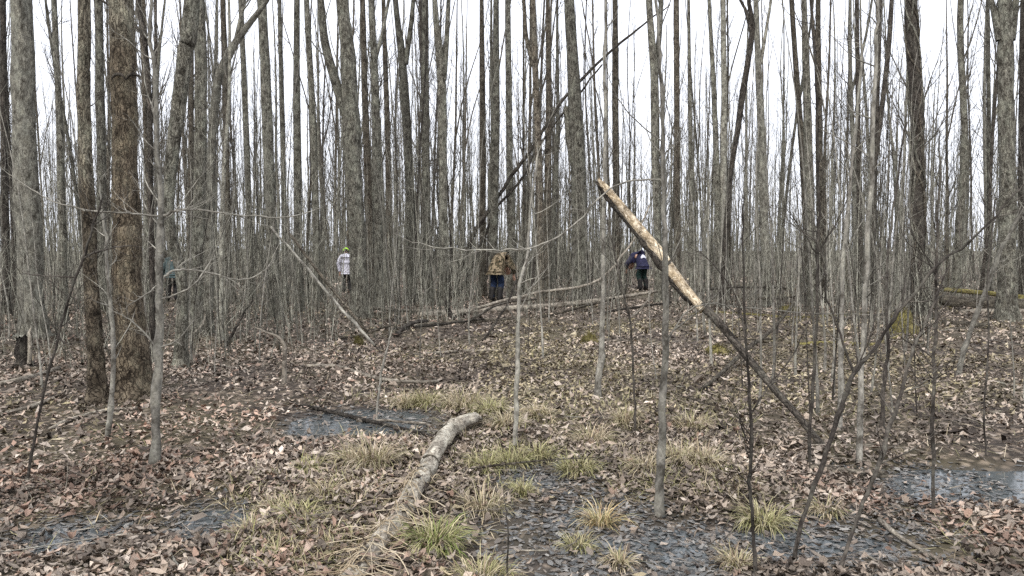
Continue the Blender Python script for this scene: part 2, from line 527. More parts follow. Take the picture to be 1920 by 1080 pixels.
def tree_label(x, y, thick, tone, forked):
    where = ('far behind ' if y > 40 else 'well behind ' if y > 24 else 'near ') + landmark(x, y)
    return f"{'forked ' if forked else ''}{thick} bare {tone} tree {where}"

def put_tree(x, y, k, s=1.0, name='bare_tree'):
    z = float(hgt(x, y))
    rr = VAR[k][2] * s
    e = empty(name, (x, y, z), tree_label(x, y, 'very thin' if rr < .045 else 'slender' if rr < .08 else 'sturdy', VTONE[k % 4], VAR[k][4]), 'tree', G_TREE)
    e.rotation_euler = (0, 0, rng.uniform(0, 6.28)); e.scale = (s, s, s * rng.uniform(.92, 1.08))
    link('trunk', VAR[k][0], e); link('crown', VAR[k][1], e)

# ------------------------------------------------------------------ trees traced one by one
def hero(name, Y, pts, label, mat, group=None, H=None, forks=(), crown=9, n=14, ridges=0, rough=.13, twigmat='twig', dead=6, col=None, flare=.45, wfac=.86):
    """pts: (px, py, width px) from the top of the frame down; the foot is set on the ground at depth Y"""
    pts = sorted(pts, key=lambda p: -p[1])
    W = np.array([at(px, py, Y) for px, py, _ in pts])
    r = np.array([wfac * .5 * wd * Y / F * math.cos(math.atan((px - 960) / F)) for px, _, wd in pts])
    # foot on the ground
    x0 = W[0, 0] + (W[0, 0] - W[1, 0]) * .1
    z0 = float(hgt(x0, Y))
    if W[0, 2] > z0 + .1:
        W = np.vstack([[x0, Y, z0], W]); r = np.concatenate([[r[0] * 1.08], r])
    else: W[0, 2] = z0
    base = W[0].copy()
    # carry the trunk on above the frame
    H = H or rng.uniform(14, 18)
    top = W[-1]; dirv = (W[-1] - W[-3]); dirv /= abs(dirv[2]) + 1e-6
    dirv[:2] *= .6
    ext = max(H - (top[2] - base[2]), 1.0)
    E = np.array([top + dirv * ext * f for f in (.33, .66, 1.0)])
    W = np.vstack([W, E]); r = np.concatenate([r, r[-1] * np.array([.75, .45, .12])])
    P, R = smooth_path(W - base, r, 7)
    jit = wander(1, len(P), .012, 3)[0]; jit[:, 2] = 0
    P[:, 1] += np.cumsum(rng.normal(0, .006, len(P)))
    R = R * (1 + flare * np.exp(-np.maximum(P[:, 2], 0) / .18))
    P[0, 2] -= .12
    e = empty(name, base, label, 'tree', group)
    b = MB(); sd = int(rng.integers(1, 999))
    if col is not None:                                     # (height, lower tint, upper tint): bark that changes up the stem
        f = np.clip((P[:, 2] - col[0]) / .35 + .5 + .5 * vnoise(P[:, 2] * 3, P[:, 2] * 0, 9), 0, 1)[:, None]
        col = np.repeat(np.array(col[1]) * (1 - f) + np.array(col[2]) * f, n, 0)
    b.tube(P[None], lumpy(R, n, rough, sd, ridges)[None], n, col=col)
    b.obj('trunk', M[mat], e)
    c = MB()
    lo = np.argmax(P[:, 2] > max(.33 * H, CAM_H + .3 * Y)) / len(P)
    crown_on(c, P, R, crown, H, max(lo, .3), 5, 2, spread=(.22, .55))
    if dead: crown_on(c, P, R, dead, H * .45, .05, 4, 2, sides=(4, 3), spread=(.6, 1.2), lfac=.06, rcap=.008)
    c.obj('crown', M[twigmat], e)
    for fp in forks:                                        # limbs traced from the photograph
        fp = sorted(fp, key=lambda p: -p[1])
        FW = np.array([at(px, py, Y + .06 * i) for i, (px, py, _) in enumerate(fp)]) - base
        fr = np.array([.5 * wd * Y / F for *_, wd in fp])
        if fp[-1][1] <= 5:
            d = FW[-1] - FW[-2]; d /= np.linalg.norm(d)
            FW = np.vstack([FW, FW[-1] + d * 2, FW[-1] + d * 4]); fr = np.concatenate([fr, fr[-1:] * .6, fr[-1:] * .2])
        FP, FR = smooth_path(FW, fr, 4)
        fb = MB(); fb.tube(FP[None], FR[None], 9)
        crown_on(fb, FP, FR, 5, FP[-1, 2], .3, 3, 2, sides=(4, 3), spread=(.4, .9), lfac=.12)
        fb.obj('branch', M[mat], e)
    HERO_XY.append((base[0], Y))
    return e, base, P, R

GY = lambda px, py: float(G(px, py)[1])
hero('old_tree', 13.4, [(40, 0, 50), (46, 200, 54), (54, 400, 58), (60, 560, 62), (64, 620, 66)],
     'broad pale grey trunk with rough bark behind a small broken stump', 'bark_pale', n=28, ridges=9, crown=12)
hero('forest_tree', GY(184, 752), [(158, 0, 27), (157, 150, 30), (164, 300, 32), (171, 420, 32), (176, 560, 35), (181, 690, 40)],
     'slim trunk, brown and furrowed below, touching the thick scarred trunk', 'bark_brown', n=26, ridges=12, rough=.12, col=(2.0, (.9, .86, .8), (1.55, 1.6, 1.55)))
big, bbase, bP, bR = hero('old_tree', GY(250, 744), [(226, 0, 56), (231, 150, 57), (235, 300, 58), (238, 400, 62), (240, 450, 66), (241, 520, 62), (243, 600, 66), (247, 690, 76)],
     'thickest brown trunk, with two arched bark scars high on its stem', 'bark_brown', n=44, ridges=16, crown=14, rough=.11, dead=5, flare=.3, col=(3.4, (.95, .9, .82), (1.3, 1.34, 1.3)))
# the two arched scars on the thick trunk
for sx in (222, 250):
    Yb = bbase[1] - .172
    q = [at(sx + 13 * math.cos(a), 152 - 13 * math.sin(a), Yb + .02 * abs(math.cos(a))) - bbase for a in np.linspace(.1, math.pi - .1, 9)]
    b = MB(); b.tube(np.array(q)[None], np.array([[.004, .009, .013, .016, .017, .016, .013, .009, .004]]), 6); b.obj('bark_scar', M['bark_dark'], big)

hero('leaning_tree', GY(338, 690), [(363, 0, 34), (350, 100, 34), (334, 220, 31), (321, 330, 28), (317, 400, 27), (326, 455, 26), (341, 515, 26), (344, 570, 27), (340, 660, 30)],
     'smooth grey-green trunk that bows aside beyond the thick scarred trunk', 'bark_grey', n=20, ridges=5, rough=.06)
hero('forest_tree', 14.5, [(374, 0, 22), (376, 130, 26), (374, 330, 26), (370, 450, 27), (368, 560, 28)],
     'mottled trunk rising close behind the bowed grey-green trunk', 'bark_grey', n=18, ridges=6)
hero('leaning_tree', 14.0, [(505, -10, 9), (470, 38, 13), (436, 88, 18), (408, 150, 19), (398, 250, 19), (394, 400, 20), (391, 560, 22)],
     'pale spotted tree whose upper stem bends away at an elbow', 'bark_pale', n=16, H=9, crown=6, forks=[[(440, 84, 8), (452, 30, 7), (458, 0, 6)]])
hero('forest_tree', 10.2, [(262, 0, 9), (274, 80, 10), (283, 200, 12), (286, 320, 12), (287, 480, 12), (289, 640, 13)],
     'thin nearly black stem beside the thick scarred trunk', 'bark_dark', n=10, H=9, crown=8, twigmat='bark_thin_dark',
     forks=[[(275, 85, 7), (262, 58, 6), (235, 30, 5), (190, 0, 4)], [(284, 230, 7), (291, 120, 6), (292, 0, 5)]])
hero('forest_tree', 17, [(491, 0, 20), (499, 150, 22), (505, 300, 24), (511, 450, 26), (516, 560, 29)],
     'straight mottled grey trunk standing apart from the bowed trees', 'bark_grey', n=18, ridges=5)
hero('old_tree', GY(664, 596), [(642, 0, 27), (648, 60, 30), (655, 160, 36), (661, 300, 38), (668, 420, 37), (673, 520, 38), (674, 560, 40)],
     'rough-barked trunk that half hides the person in the lime cap', 'bark_grey', n=26, ridges=10,
     forks=[[(601, 0, 13), (609, 80, 16), (628, 150, 18), (652, 225, 20)]])
hero('old_tree', 20.5, [(1067, 0, 21), (1073, 100, 24), (1081, 250, 31), (1086, 400, 35), (1089, 520, 38)],
     'thick mottled trunk the two leaning black poles pass behind', 'bark_grey', n=24, ridges=9,
     forks=[[(1061, 200, 10), (1068, 270, 12), (1082, 330, 16)]])
vt, vb, vP, vR = hero('old_tree', 18.5, [(1710, 0, 25), (1716, 120, 27), (1722, 260, 30), (1722, 400, 31), (1723, 520, 34)],
     'nearly black trunk wrapped in ropy climbing vines', 'bark_dark', n=24, ridges=9, twigmat='bark_thin_dark')
for k in range(7):
    mm = 60; z = np.linspace(0, 8, mm); ph = rng.uniform(0, 6.28); sgn = rng.choice([-1, 1])
    px_ = np.interp(z, vP[:, 2], vP[:, 0]); py_ = np.interp(z, vP[:, 2], vP[:, 1]); rr = np.interp(z, vP[:, 2], vR)
    a = ph + sgn * z * rng.uniform(.5, 2.2) + .6 * np.sin(z * 3 + k)
    vb_ = MB(); vb_.tube(np.stack([px_ + np.cos(a) * (rr + .012), py_ + np.sin(a) * (rr + .012), z], -1)[None], np.full((1, mm), rng.uniform(.012, .028)), 6)
    vb_.obj('vine', M['bark_brown' if k % 2 else 'bark_grey'], vt)
hero('old_tree', 16.8, [(1884, 30, 35), (1885, 120, 36), (1886, 250, 38), (1888, 400, 42), (1890, 520, 46)],
     'stout grey trunk that forks into several stems above the mossy log', 'bark_grey', n=24, ridges=9,
     forks=[[(1858, 0, 10), (1866, 30, 13), (1876, 75, 18)], [(1905, 0, 11), (1901, 30, 14), (1894, 75, 18)]])
hero('leaning_tree', 19.5, [(1404, 0, 9), (1411, 55, 12), (1397, 150, 14), (1382, 250, 13), (1369, 330, 12), (1362, 420, 12), (1356, 530, 13)],
     'crooked black-barked tree slanting between straight grey ones', 'bark_dark', n=12, H=10, crown=6, twigmat='bark_thin_dark',
     forks=[[(1410, 70, 7), (1398, 20, 6), (1388, 0, 5)]])
# straight look-alike trunks of the middle distance
MID = [
 (21, [(681, 0, 12), (684, 150, 14), (690, 330, 16), (694, 480, 18)], 'bark_brown', []),
 (20, [(696, 0, 13), (703, 150, 16), (707, 300, 18), (710, 450, 19)], 'bark_grey', []),
 (22, [(741, 0, 11), (754, 110, 18), (766, 300, 20), (771, 500, 22)], 'bark_grey', [[(775, 0, 8), (770, 50, 9), (760, 120, 11)]]),
 (22, [(797, 0, 14), (797, 200, 17), (800, 400, 19), (803, 500, 20)], 'bark_grey', []),
 (21, [(815, 0, 11), (822, 80, 16), (828, 160, 20), (830, 300, 19), (832, 500, 20)], 'bark_grey', [[(841, 0, 8), (837, 80, 10), (831, 150, 13)]]),
 (25, [(903, 0, 9), (905, 250, 14), (905, 500, 16)], 'bark_brown', []),
 (23, [(930, 0, 12), (930, 200, 16), (926, 440, 18)], 'bark_grey', []),
 (24, [(952, 0, 11), (955, 300, 15), (958, 440, 16)], 'bark_grey', []),
 (21, [(1000, 0, 10), (1003, 120, 14), (1010, 300, 16), (1014, 480, 17)], 'bark_brown', [[(982, 0, 7), (987, 70, 8), (1002, 125, 10)]]),
 (24, [(1027, 0, 9), (1029, 200, 14), (1026, 480, 17)], 'bark_brown', []),
 (24, [(1153, 0, 12), (1154, 200, 14), (1157, 480, 16)], 'bark_brown', []),
 (22, [(1216, 0, 14), (1226, 150, 17), (1228, 300, 17), (1234, 480, 18)], 'bark_grey', [[(1240, 0, 9), (1236, 70, 10), (1228, 140, 11)]]),
 (26, [(1268, 0, 12), (1269, 200, 13), (1270, 480, 15)], 'bark_brown', []),
 (25, [(1292, 0, 7), (1294, 200, 9), (1297, 480, 11)], 'bark_grey', []),
 (23, [(1329, 0, 8), (1337, 150, 11), (1344, 320, 14), (1346, 480, 15)], 'bark_grey', []),
 (23, [(1355, 0, 11), (1357, 200, 14), (1356, 350, 16), (1358, 480, 17)], 'bark_pale', []),
 (21, [(1418, 30, 12), (1425, 200, 17), (1432, 400, 20), (1436, 500, 22)], 'bark_pale', [[(1446, 0, 5), (1436, 60, 6), (1426, 120, 8)]]),
 (22, [(1484, 0, 11), (1496, 180, 13), (1506, 300, 16), (1516, 500, 18)], 'bark_brown', []),
 (21, [(1508, 0, 13), (1514, 200, 18), (1519, 400, 22), (1524, 500, 23)], 'bark_grey', []),
 (22, [(1535, 0, 11), (1536, 200, 15), (1540, 500, 17)], 'bark_brown', [[(1520, 0, 5), (1526, 60, 6), (1535, 110, 7)]]),
 (24, [(1606, 0, 9), (1608, 200, 11), (1612, 480, 12)], 'bark_dark', []),
 (24, [(1651, 0, 9), (1646, 150, 11), (1640, 330, 14), (1636, 480, 15)], 'bark_dark', [[(1672, 0, 8), (1666, 90, 9), (1655, 190, 9), (1641, 300, 9)]]),
 (26, [(1852, 0, 8), (1853, 200, 10), (1855, 480, 12)], 'bark_grey', []),
 (25, [(1918, 0, 12), (1916, 200, 14), (1914, 480, 15)], 'bark_dark', []),
 (16, [(100, 0, 13), (110, 200, 16), (116, 400, 18), (118, 500, 19)], 'bark_grey', []),
 (18, [(8, 0, 14), (10, 300, 17), (12, 520, 20)], 'bark_dark', []),
 (19, [(186, 0, 18), (190, 300, 22), (192, 520, 24)], 'bark_grey', []),
 (19, [(556, 0, 14), (556, 200, 17), (560, 500, 20)], 'bark_grey', []),
 (22, [(575, 0, 12), (588, 250, 15), (594, 500, 17)], 'bark_grey', []),
 (24, [(452, 0, 11), (462, 250, 14), (470, 500, 15)], 'bark_grey', []),
 (24, [(418, 0, 12), (424, 250, 14), (428, 500, 15)], 'bark_brown', []),
 (25, [(718, 0, 9), (726, 250, 13), (731, 500, 14)], 'bark_brown', []),
 (26, [(524, 0, 9), (530, 250, 12), (535, 500, 13)], 'bark_grey', []),
]
for Y, pts, mt, fk in MID:
    bx_ = at(*pts[-1][:2], Y)
    hero('bare_tree', Y, pts, tree_label(bx_[0], Y, 'straight sturdy' if pts[-1][2] > 16 else 'straight slender', {'bark_grey': 'mottled grey', 'bark_brown': 'brown', 'bark_pale': 'pale', 'bark_dark': 'dark'}[mt], bool(fk)), mt, G_TREE, n=12, forks=fk, crown=10, dead=7, ridges=4, rough=.1, wfac=.85)

# ------------------------------------------------------------------ random trees of the wood
cnt = 0; placed = list(HERO_XY)
tries = 0
while cnt < 252 and tries < 9000:
    tries += 1
    y = math.sqrt(rng.uniform(10 ** 2, 58 ** 2)); a = rng.uniform(-.66, .66)
    x = y * math.tan(a); px = 960 + F * x / y
    if y < ymin(px): continue
    if blocked(x, y, 8): continue
    if px > 1300 and rng.random() < .1: continue
    md = .8
    if any((x - p[0]) ** 2 + (y - p[1]) ** 2 < md * md for p in placed): continue
    k = int(rng.integers(0, len(VAR)))
    s = rng.uniform(.75, 1.1)
    if y < 18: s *= .7
    put_tree(x, y, k, s); placed.append((x, y)); cnt += 1

# ------------------------------------------------------------------ far woods and brush: one mass each
def far_woods(name, N, r0, r1, hh, seed, nl=10, nt=3):
    b = MB()
    y = np.sqrt(rng.uniform(r0 ** 2, r1 ** 2, N)); a = rng.uniform(-.75, .75, N)
    x = y * np.tan(a)
    H = rng.uniform(*hh, N); m = 7
    t = np.linspace(0, 1, m)
    P = np.zeros((N, m, 3)); P[:, :, 0] = x[:, None]; P[:, :, 1] = y[:, None]
    P[:, :, 2] = hgt(x, y)[:, None] - .1 + H[:, None] * t[None]
    wv = wander(N, m, .12, 1); wv[:, :, 2] = 0; P += wv - wv[:, :1]
    rad = rng.uniform(.03, .10, N)
    R = rad[:, None] * (1 - .85 * t)[None]
    tone = rng.uniform(.55, 1.45, (N, 1)) * np.array([[1, .98, .95]])
    b.tube(P, R, 5, col=tone)
    pos, tan, rr = pick(P, R, nl, .22, 1)
    d = side_dirs(tan, rng.uniform(.25, .6, len(pos)))
    ln = np.repeat(H, nl) * rng.uniform(.1, .24, len(pos))
    LP, LR = grow(pos, d, ln, np.minimum(rr * .6, .035), 5, .3, .3)
    b.tube(LP, LR, 3, col=np.repeat(tone, nl, 0))
    pos, tan, rr = pick(LP, LR, nt, .2, 1)
    d = side_dirs(tan, rng.uniform(.4, .8, len(pos)))
    l2 = np.repeat(ln, nt) * rng.uniform(.3, .6, len(pos))
    TP, TR = grow(pos, d, l2, np.maximum(np.minimum(rr * .7, .014), .006), 3, .2, .3)
    b.tube(TP, TR, 3, col=np.repeat(np.repeat(tone, nl, 0), nt, 0))
    return tag(b.obj(name, M['bark_grey']), 'far mass of bare grey tree stems and twigs', 'woods', kind='stuff')
far_woods('distant_woods', 560, 50, 105, (11, 19), 1, 10, 3)
far_woods('distant_woods', 380, 105, 190, (13, 18), 2, 6, 3)

def brush(N, r0, r1, hh, rad, lean=.14, label='thicket of thin bare shoots under the trees'):
    b = MB()
    y = np.sqrt(rng.uniform(r0 ** 2, r1 ** 2, N * 2)); a = rng.uniform(-.72, .72, N * 2); x = y * np.tan(a)
    px = 960 + F * x / y
    keep = y > np.interp(px, [-400, 300, 600, 900, 1150, 1450, 1750, 2300], [9, 9, 11.5, 16.5, 19, 18, 12, 10])
    for k, hw, d in KEEP + [(1850, 105, 20.2)]: keep &= ~((np.abs(px - k) < hw * .9) & (y < d + .5))
    x, y = x[keep][:N], y[keep][:N]; N = len(x)
    H = rng.uniform(*hh, N) * rng.uniform(.5, 1, N); m = 6
    d = np.zeros((N, 3)); d[:, 2] = 1; d = side_dirs(d, np.minimum(np.abs(rng.normal(0, lean, N)), 1.35))
    st = np.stack([x, y, hgt(x, y) - .04], -1)
    P, R = grow(st, d, H, rng.uniform(*rad, N), m, .0, .16)
    tone = rng.choice([.25, .4, .65, 1.0, 1.3, 1.8], (N, 1)) * rng.uniform(.85, 1.15, (N, 1)) * np.array([[.93, .955, .92]])
    b.tube(P, R, 3, col=tone)
    pos, tan, rr = pick(P, R, 5, .1, 1)
    dd = side_dirs(tan, rng.uniform(.3, 1.1, len(pos)))
    l2 = np.repeat(H, 5) * rng.uniform(.1, .35, len(pos))
    TP, TR = grow(pos, dd, l2, np.maximum(rr * .6, .003), 3, .15, .35)
    b.tube(TP, TR, 3, col=np.repeat(tone, 5, 0))
    return tag(b.obj('undergrowth', M['bark_thin']), label, 'undergrowth', kind='stuff')
brush(2100, 9.5, 24, (.8, 5.5), (.003, .011))
brush(1500, 22, 48, (2, 8), (.008, .026))
brush(1100, 9, 22, (.4, 1.6), (.003, .009), .75, 'low tangle of leaning dead shoots among the trunks')
brush(1300, 45, 120, (3, 9), (.018, .05))
brush(1100, 150, 330, (7, 15), (.10, .24), .1, 'grey far edge of the wood closing the view')

# ------------------------------------------------------------------ saplings traced one by one
def kinky(P, R, k=1.0):
    """nodes: small bends and swellings along a stem"""
    m = len(P); L = np.linalg.norm(np.diff(P, axis=0), axis=1).sum()
    j = rng.normal(0, 1, (m, 3)) * (rng.random((m, 1)) < .45)
    P = P.copy(); P[2:] += (np.cumsum(j, 0) * .0042 * k + rng.normal(0, .0022, (m, 3)) * k)[2:] * min(1.6, .6 + L * .3)
    return P, R * (1 + rng.uniform(-.08, .28, m) * (rng.random(m) < .5))

def sapling(name, foot, pts, label, mat='bark_thin', branches=(), group=None, Y=None,  twigs=8, cat='sapling', tl=.5, n=9, dY=0.0):
    """foot: pixel of the foot; pts upward (px,py,w)"""
    if Y is None: g = G(*foot)
    else:
        p = at(foot[0], foot[1], Y); g = np.array([p[0], Y, float(hgt(p[0], Y))])
    Y = g[1]
    if mat == 'bark_thin_dark': pts = [(a, b, c * .78) for a, b, c in pts]
    W = [g - [0, 0, .06]]; r = [.5 * pts[0][2] * Y / F * 1.15]
    for i, (px, py, wd) in enumerate(pts):
        W.append(at(px, py, Y + dY * (i + 1))); r.append(.5 * wd * Y / F)
    W = np.array(W); r = np.array(r)
    if pts[-1][1] <= 10:
        d = W[-1] - W[-2]; d /= np.linalg.norm(d)
        W = np.vstack([W, W[-1] + d * .8, W[-1] + d * 1.6]); r = np.concatenate([r, r[-1:] * .6, r[-1:] * .15])
    else:
        d = W[-1] - W[-2]; d /= np.linalg.norm(d)
        W = np.vstack([W, W[-1] + d * .12]); r = np.concatenate([r, r[-1:] * .2])
    P, R = smooth_path(W - g, r, 5)
    P, R = kinky(P, R, .9)
    e = empty(name, g, label, cat, group)
    b = MB(); b.tube(P[None], lumpy(R, n, .1, int(rng.integers(1, 99)))[None], n)
    b.obj('stem', M[mat], e)
    tw = MB(); any_t = False
    if twigs:
        any_t = True; twigs = int(twigs * 2.6)
        pos, tan, rr = pick(P[None], R[None], twigs, .25, 1)
        d = side_dirs(tan, rng.uniform(.5, 1.1, twigs))
        ln = tl * rng.uniform(.3, 1, twigs)
        TP, TR = grow(pos, d, ln, np.clip(rr * .45, .0016, .006), 7, .25, .55)
        tw.tube(TP, TR, 4)
        p2, t2, r2 = pick(TP, TR, 3, .25, 1)
        QP, QR = grow(p2, side_dirs(t2, rng.uniform(.4, .9, len(p2))), np.repeat(ln, 3) * .4, np.maximum(r2 * .6, .001), 4, .2, .3)
        tw.tube(QP, QR, 3)
    for j, br in enumerate(branches):
        sl = rng.uniform(-.06, .06)
        BW = np.array([at(px, py, Y + sl * i) for i, (px, py, _) in enumerate(br)]) - g
        # start on the stem itself
        k = np.argmin(np.linalg.norm(P - BW[0], axis=1)); BW[0] = P[k]
        bw = np.array([.5 * wd * Y / F for *_, wd in br]) * np.linspace(.7, .42, len(br)); bw[-1] *= .4
        BP, BR = kinky(*smooth_path(BW, bw, 6), 1.1)
        bb = MB(); bb.tube(BP[None], BR[None], 7)
        L = np.linalg.norm(BW[-1] - BW[0])
        nq = 6 + int(L * 7)
        p2, t2, r2 = pick(BP[None], BR[None], nq, .12, 1)
        QP, QR = grow(p2, side_dirs(t2, rng.uniform(.4, 1.0, nq)), np.minimum(L, .9) * rng.uniform(.12, .45, nq), np.clip(r2 * .5, .0012, .004), 6, .25, .5)
        bb.tube(QP, QR, 4)
        p3, t3, r3 = pick(QP, QR, 2, .3, 1)
        QP, QR = grow(p3, side_dirs(t3, rng.uniform(.4, .9, len(p3))), rng.uniform(.05, .2, len(p3)), np.maximum(r3 * .6, .001), 4, .2, .4)
        bb.tube(QP, QR, 3)
        bb.obj('branch', M[mat], e)
    if any_t: tw.obj('twigs', M[mat], e)['kind'] = 'stuff'
    return e

sapling('sapling', (288, 872), [(292, 780, 16), (296, 620, 14), (297, 480, 13), (298, 385, 11), (293, 250, 8), (287, 120, 7), (283, 0, 6)],
        'pale smooth sapling in front of the thick scarred trunk', branches=[
    [(298, 402, 7), (335, 393, 6), (400, 396, 5), (480, 406, 5), (560, 402, 4), (640, 372, 3)],
    [(297, 404, 6), (240, 399, 5), (170, 396, 5), (100, 384, 4), (40, 350, 4), (0, 320, 3)],
    [(298, 526, 8), (316, 513, 7), (345, 509, 6), (400, 518, 6), (455, 528, 5), (497, 508, 5), (522, 455, 3)],
    [(297, 640, 6), (252, 605, 5), (206, 578, 4)],
    [(298, 662, 6), (335, 636, 5), (378, 578, 4)],
    [(298, 560, 5), (350, 542, 5), (385, 500, 5), (420, 420, 4), (440, 380, 3)],
    [(297, 545, 5), (262, 556, 4), (222, 585, 3)]])
sapling('sapling', (200, 822), [(208, 745, 9), (211, 660, 8), (206, 585, 7), (201, 520, 6), (197, 430, 5), (190, 360, 4)],
        'thin grey sapling between the two furrowed brown trunks', twigs=5, tl=.4)
sapling('sapling', (48, 905), [(74, 760, 6), (98, 655, 6), (125, 545, 6), (150, 482, 6), (170, 415, 5), (182, 385, 4)],
        'dark slanting whip-thin sapling near the broad pale grey trunk', 'bark_thin_dark', branches=[
    [(137, 512, 4), (105, 517, 4), (60, 512, 4), (42, 503, 3)], [(150, 484, 5), (175, 474, 5), (220, 464, 4), (268, 462, 3)],
    [(104, 632, 4), (130, 645, 4), (152, 638, 3)]])
sapling('sapling', (1237, 966), [(1242, 880, 16), (1249, 730, 13), (1256, 590, 12), (1258, 470, 10), (1258, 385, 9), (1254, 250, 7), (1249, 100, 6), (1246, 0, 5)],
        'pale sapling rising past the slanting broken pole', twigs=9, tl=.6, branches=[
    [(1258, 372, 5), (1240, 340, 5), (1165, 345, 5), (1120, 372, 5), (1075, 424, 5), (1020, 458, 5), (960, 467, 5), (890, 468, 5), (810, 463, 4), (740, 435, 3)],
    [(1257, 640, 4), (1275, 600, 4), (1320, 575, 4), (1400, 582, 4), (1520, 592, 4), (1640, 598, 3)]])
sapling('sapling', (966, 842), [(966, 740, 8), (968, 620, 7), (970, 545, 6), (983, 480, 5), (988, 400, 4), (1000, 300, 3)],
        'thin tan sapling standing just beyond the end of the fallen log', twigs=6)
sapling('sapling', (1120, 747), [(1124, 690, 12), (1129, 610, 10), (1132, 480, 8), (1136, 300, 7), (1139, 120, 6), (1140, 0, 5)],
        'pale tapering sapling beside a mossy yellow clump', twigs=6)
sapling('sapling', (1192, 812), [(1187, 720, 5), (1181, 620, 5), (1166, 540, 4), (1152, 470, 4), (1140, 410, 3)],
        'dark crooked whip of a sapling rooted in the sedge', 'bark_thin_dark', twigs=6, tl=.4)
sapling('forked_shrub', (1482, 1062), [(1520, 960, 10), (1560, 850, 11), (1594, 750, 11), (1611, 706, 10), (1650, 660, 8), (1700, 590, 7), (1756, 514, 6), (1838, 442, 5), (1910, 372, 4)],
        'dark shrub that splits in a wide V above a slanting stem', 'bark_thin_dark', cat='shrub', twigs=10, tl=.45, branches=[
    [(1608, 710, 8), (1582, 645, 7), (1556, 555, 6), (1541, 462, 5), (1500, 420, 4), (1470, 385, 3)], [(1640, 672, 6), (1662, 620, 5), (1690, 560, 4), (1705, 500, 3)]])
sapling('sapling', (1566, 1078), [(1600, 1005, 9), (1640, 900, 10), (1668, 820, 10), (1692, 752, 9), (1722, 650, 7), (1748, 596, 6), (1775, 520, 4)],
        'slanting dark stem running parallel below the V-shaped shrub', 'bark_thin_dark', twigs=8, tl=.4)
sapling('sapling', (1418, 1084), [(1416, 1000, 8), (1409, 900, 8), (1412, 800, 8), (1408, 660, 6), (1400, 530, 5), (1396, 400, 4)],
        'upright dark stem growing out of a sedge tuft', 'bark_thin_dark', twigs=7, tl=.4, branches=[
    [(1412, 765, 6), (1440, 725, 5), (1480, 680, 4), (1520, 600, 4), (1555, 520, 3)], [(1410, 640, 5), (1380, 560, 4), (1330, 490, 4), (1290, 470, 3)]])
sapling('sapling', (1518, 880), [(1524, 780, 7), (1531, 640, 7), (1536, 500, 7), (1537, 400, 6), (1533, 250, 5), (1526, 100, 4), (1520, 0, 4)],
        'thin black sapling rising by the dark log in the litter', 'bark_thin_dark', twigs=9, tl=.5, branches=[
    [(1537, 478, 5), (1560, 430, 5), (1572, 410, 4), (1600, 350, 3)], [(1536, 470, 4), (1510, 440, 4), (1480, 400, 3), (1440, 385, 2)]])
sapling('sapling', (1611, 872), [(1613, 790, 11), (1617, 690, 10), (1624, 500, 9), (1629, 300, 8), (1636, 100, 7), (1640, 0, 6)],
        'straight pale sapling with its foot behind the dark short log', twigs=8)
sapling('sapling', (1574, 806), [(1577, 700, 9), (1580, 600, 8), (1584, 450, 7), (1600, 250, 5), (1612, 100, 4)],
        'pale sapling a step behind the thin black one', twigs=7)
sapling('sapling', (1652, 806), [(1656, 720, 9), (1660, 640, 7), (1655, 540, 6), (1668, 400, 5), (1690, 250, 4)],
        'brown sapling with a thick lower stem behind the V-shaped shrub', 'bark_thin_dark', twigs=7)
sapling('sapling', (1748, 962), [(1752, 880, 8), (1757, 760, 8), (1760, 600, 7), (1763, 430, 6), (1770, 280, 4)],
        'dark upright sapling at the edge of the larger pool', 'bark_thin_dark', twigs=9, tl=.45)
sapling('sapling', (1795, 705), [(1812, 640, 8), (1842, 560, 8), (1872, 480, 7), (1905, 415, 6), (1935, 370, 4)],
        'pale sapling slanting over the mossy fallen log', twigs=6)
sapling('sapling', (952, 1088), [(951, 1030, 5), (948, 975, 4), (944, 950, 3)], 'short black twig standing upright in the leafy pool', 'bark_thin_dark', twigs=0)
sapling('snag', (531, 722), [(531, 690, 9), (529, 650, 8), (515, 632, 5), (490, 622, 4)], 'short pale broken snag bent over at its tip', 'dead_wood', cat='snag', twigs=2, tl=.2)
sapling('sapling', (1850, 880), [(1842, 780, 4), (1850, 650, 4), (1848, 520, 4), (1862, 380, 3)], 'fine dark whip by the larger pool, thinner than its neighbour', 'bark_thin_dark', twigs=7, tl=.4)
sapling('sapling', (705, 790), [(712, 740, 4), (720, 690, 4), (733, 640, 3)], 'short pale leaning shoot by the dark branch on the ground', twigs=2, tl=.15)

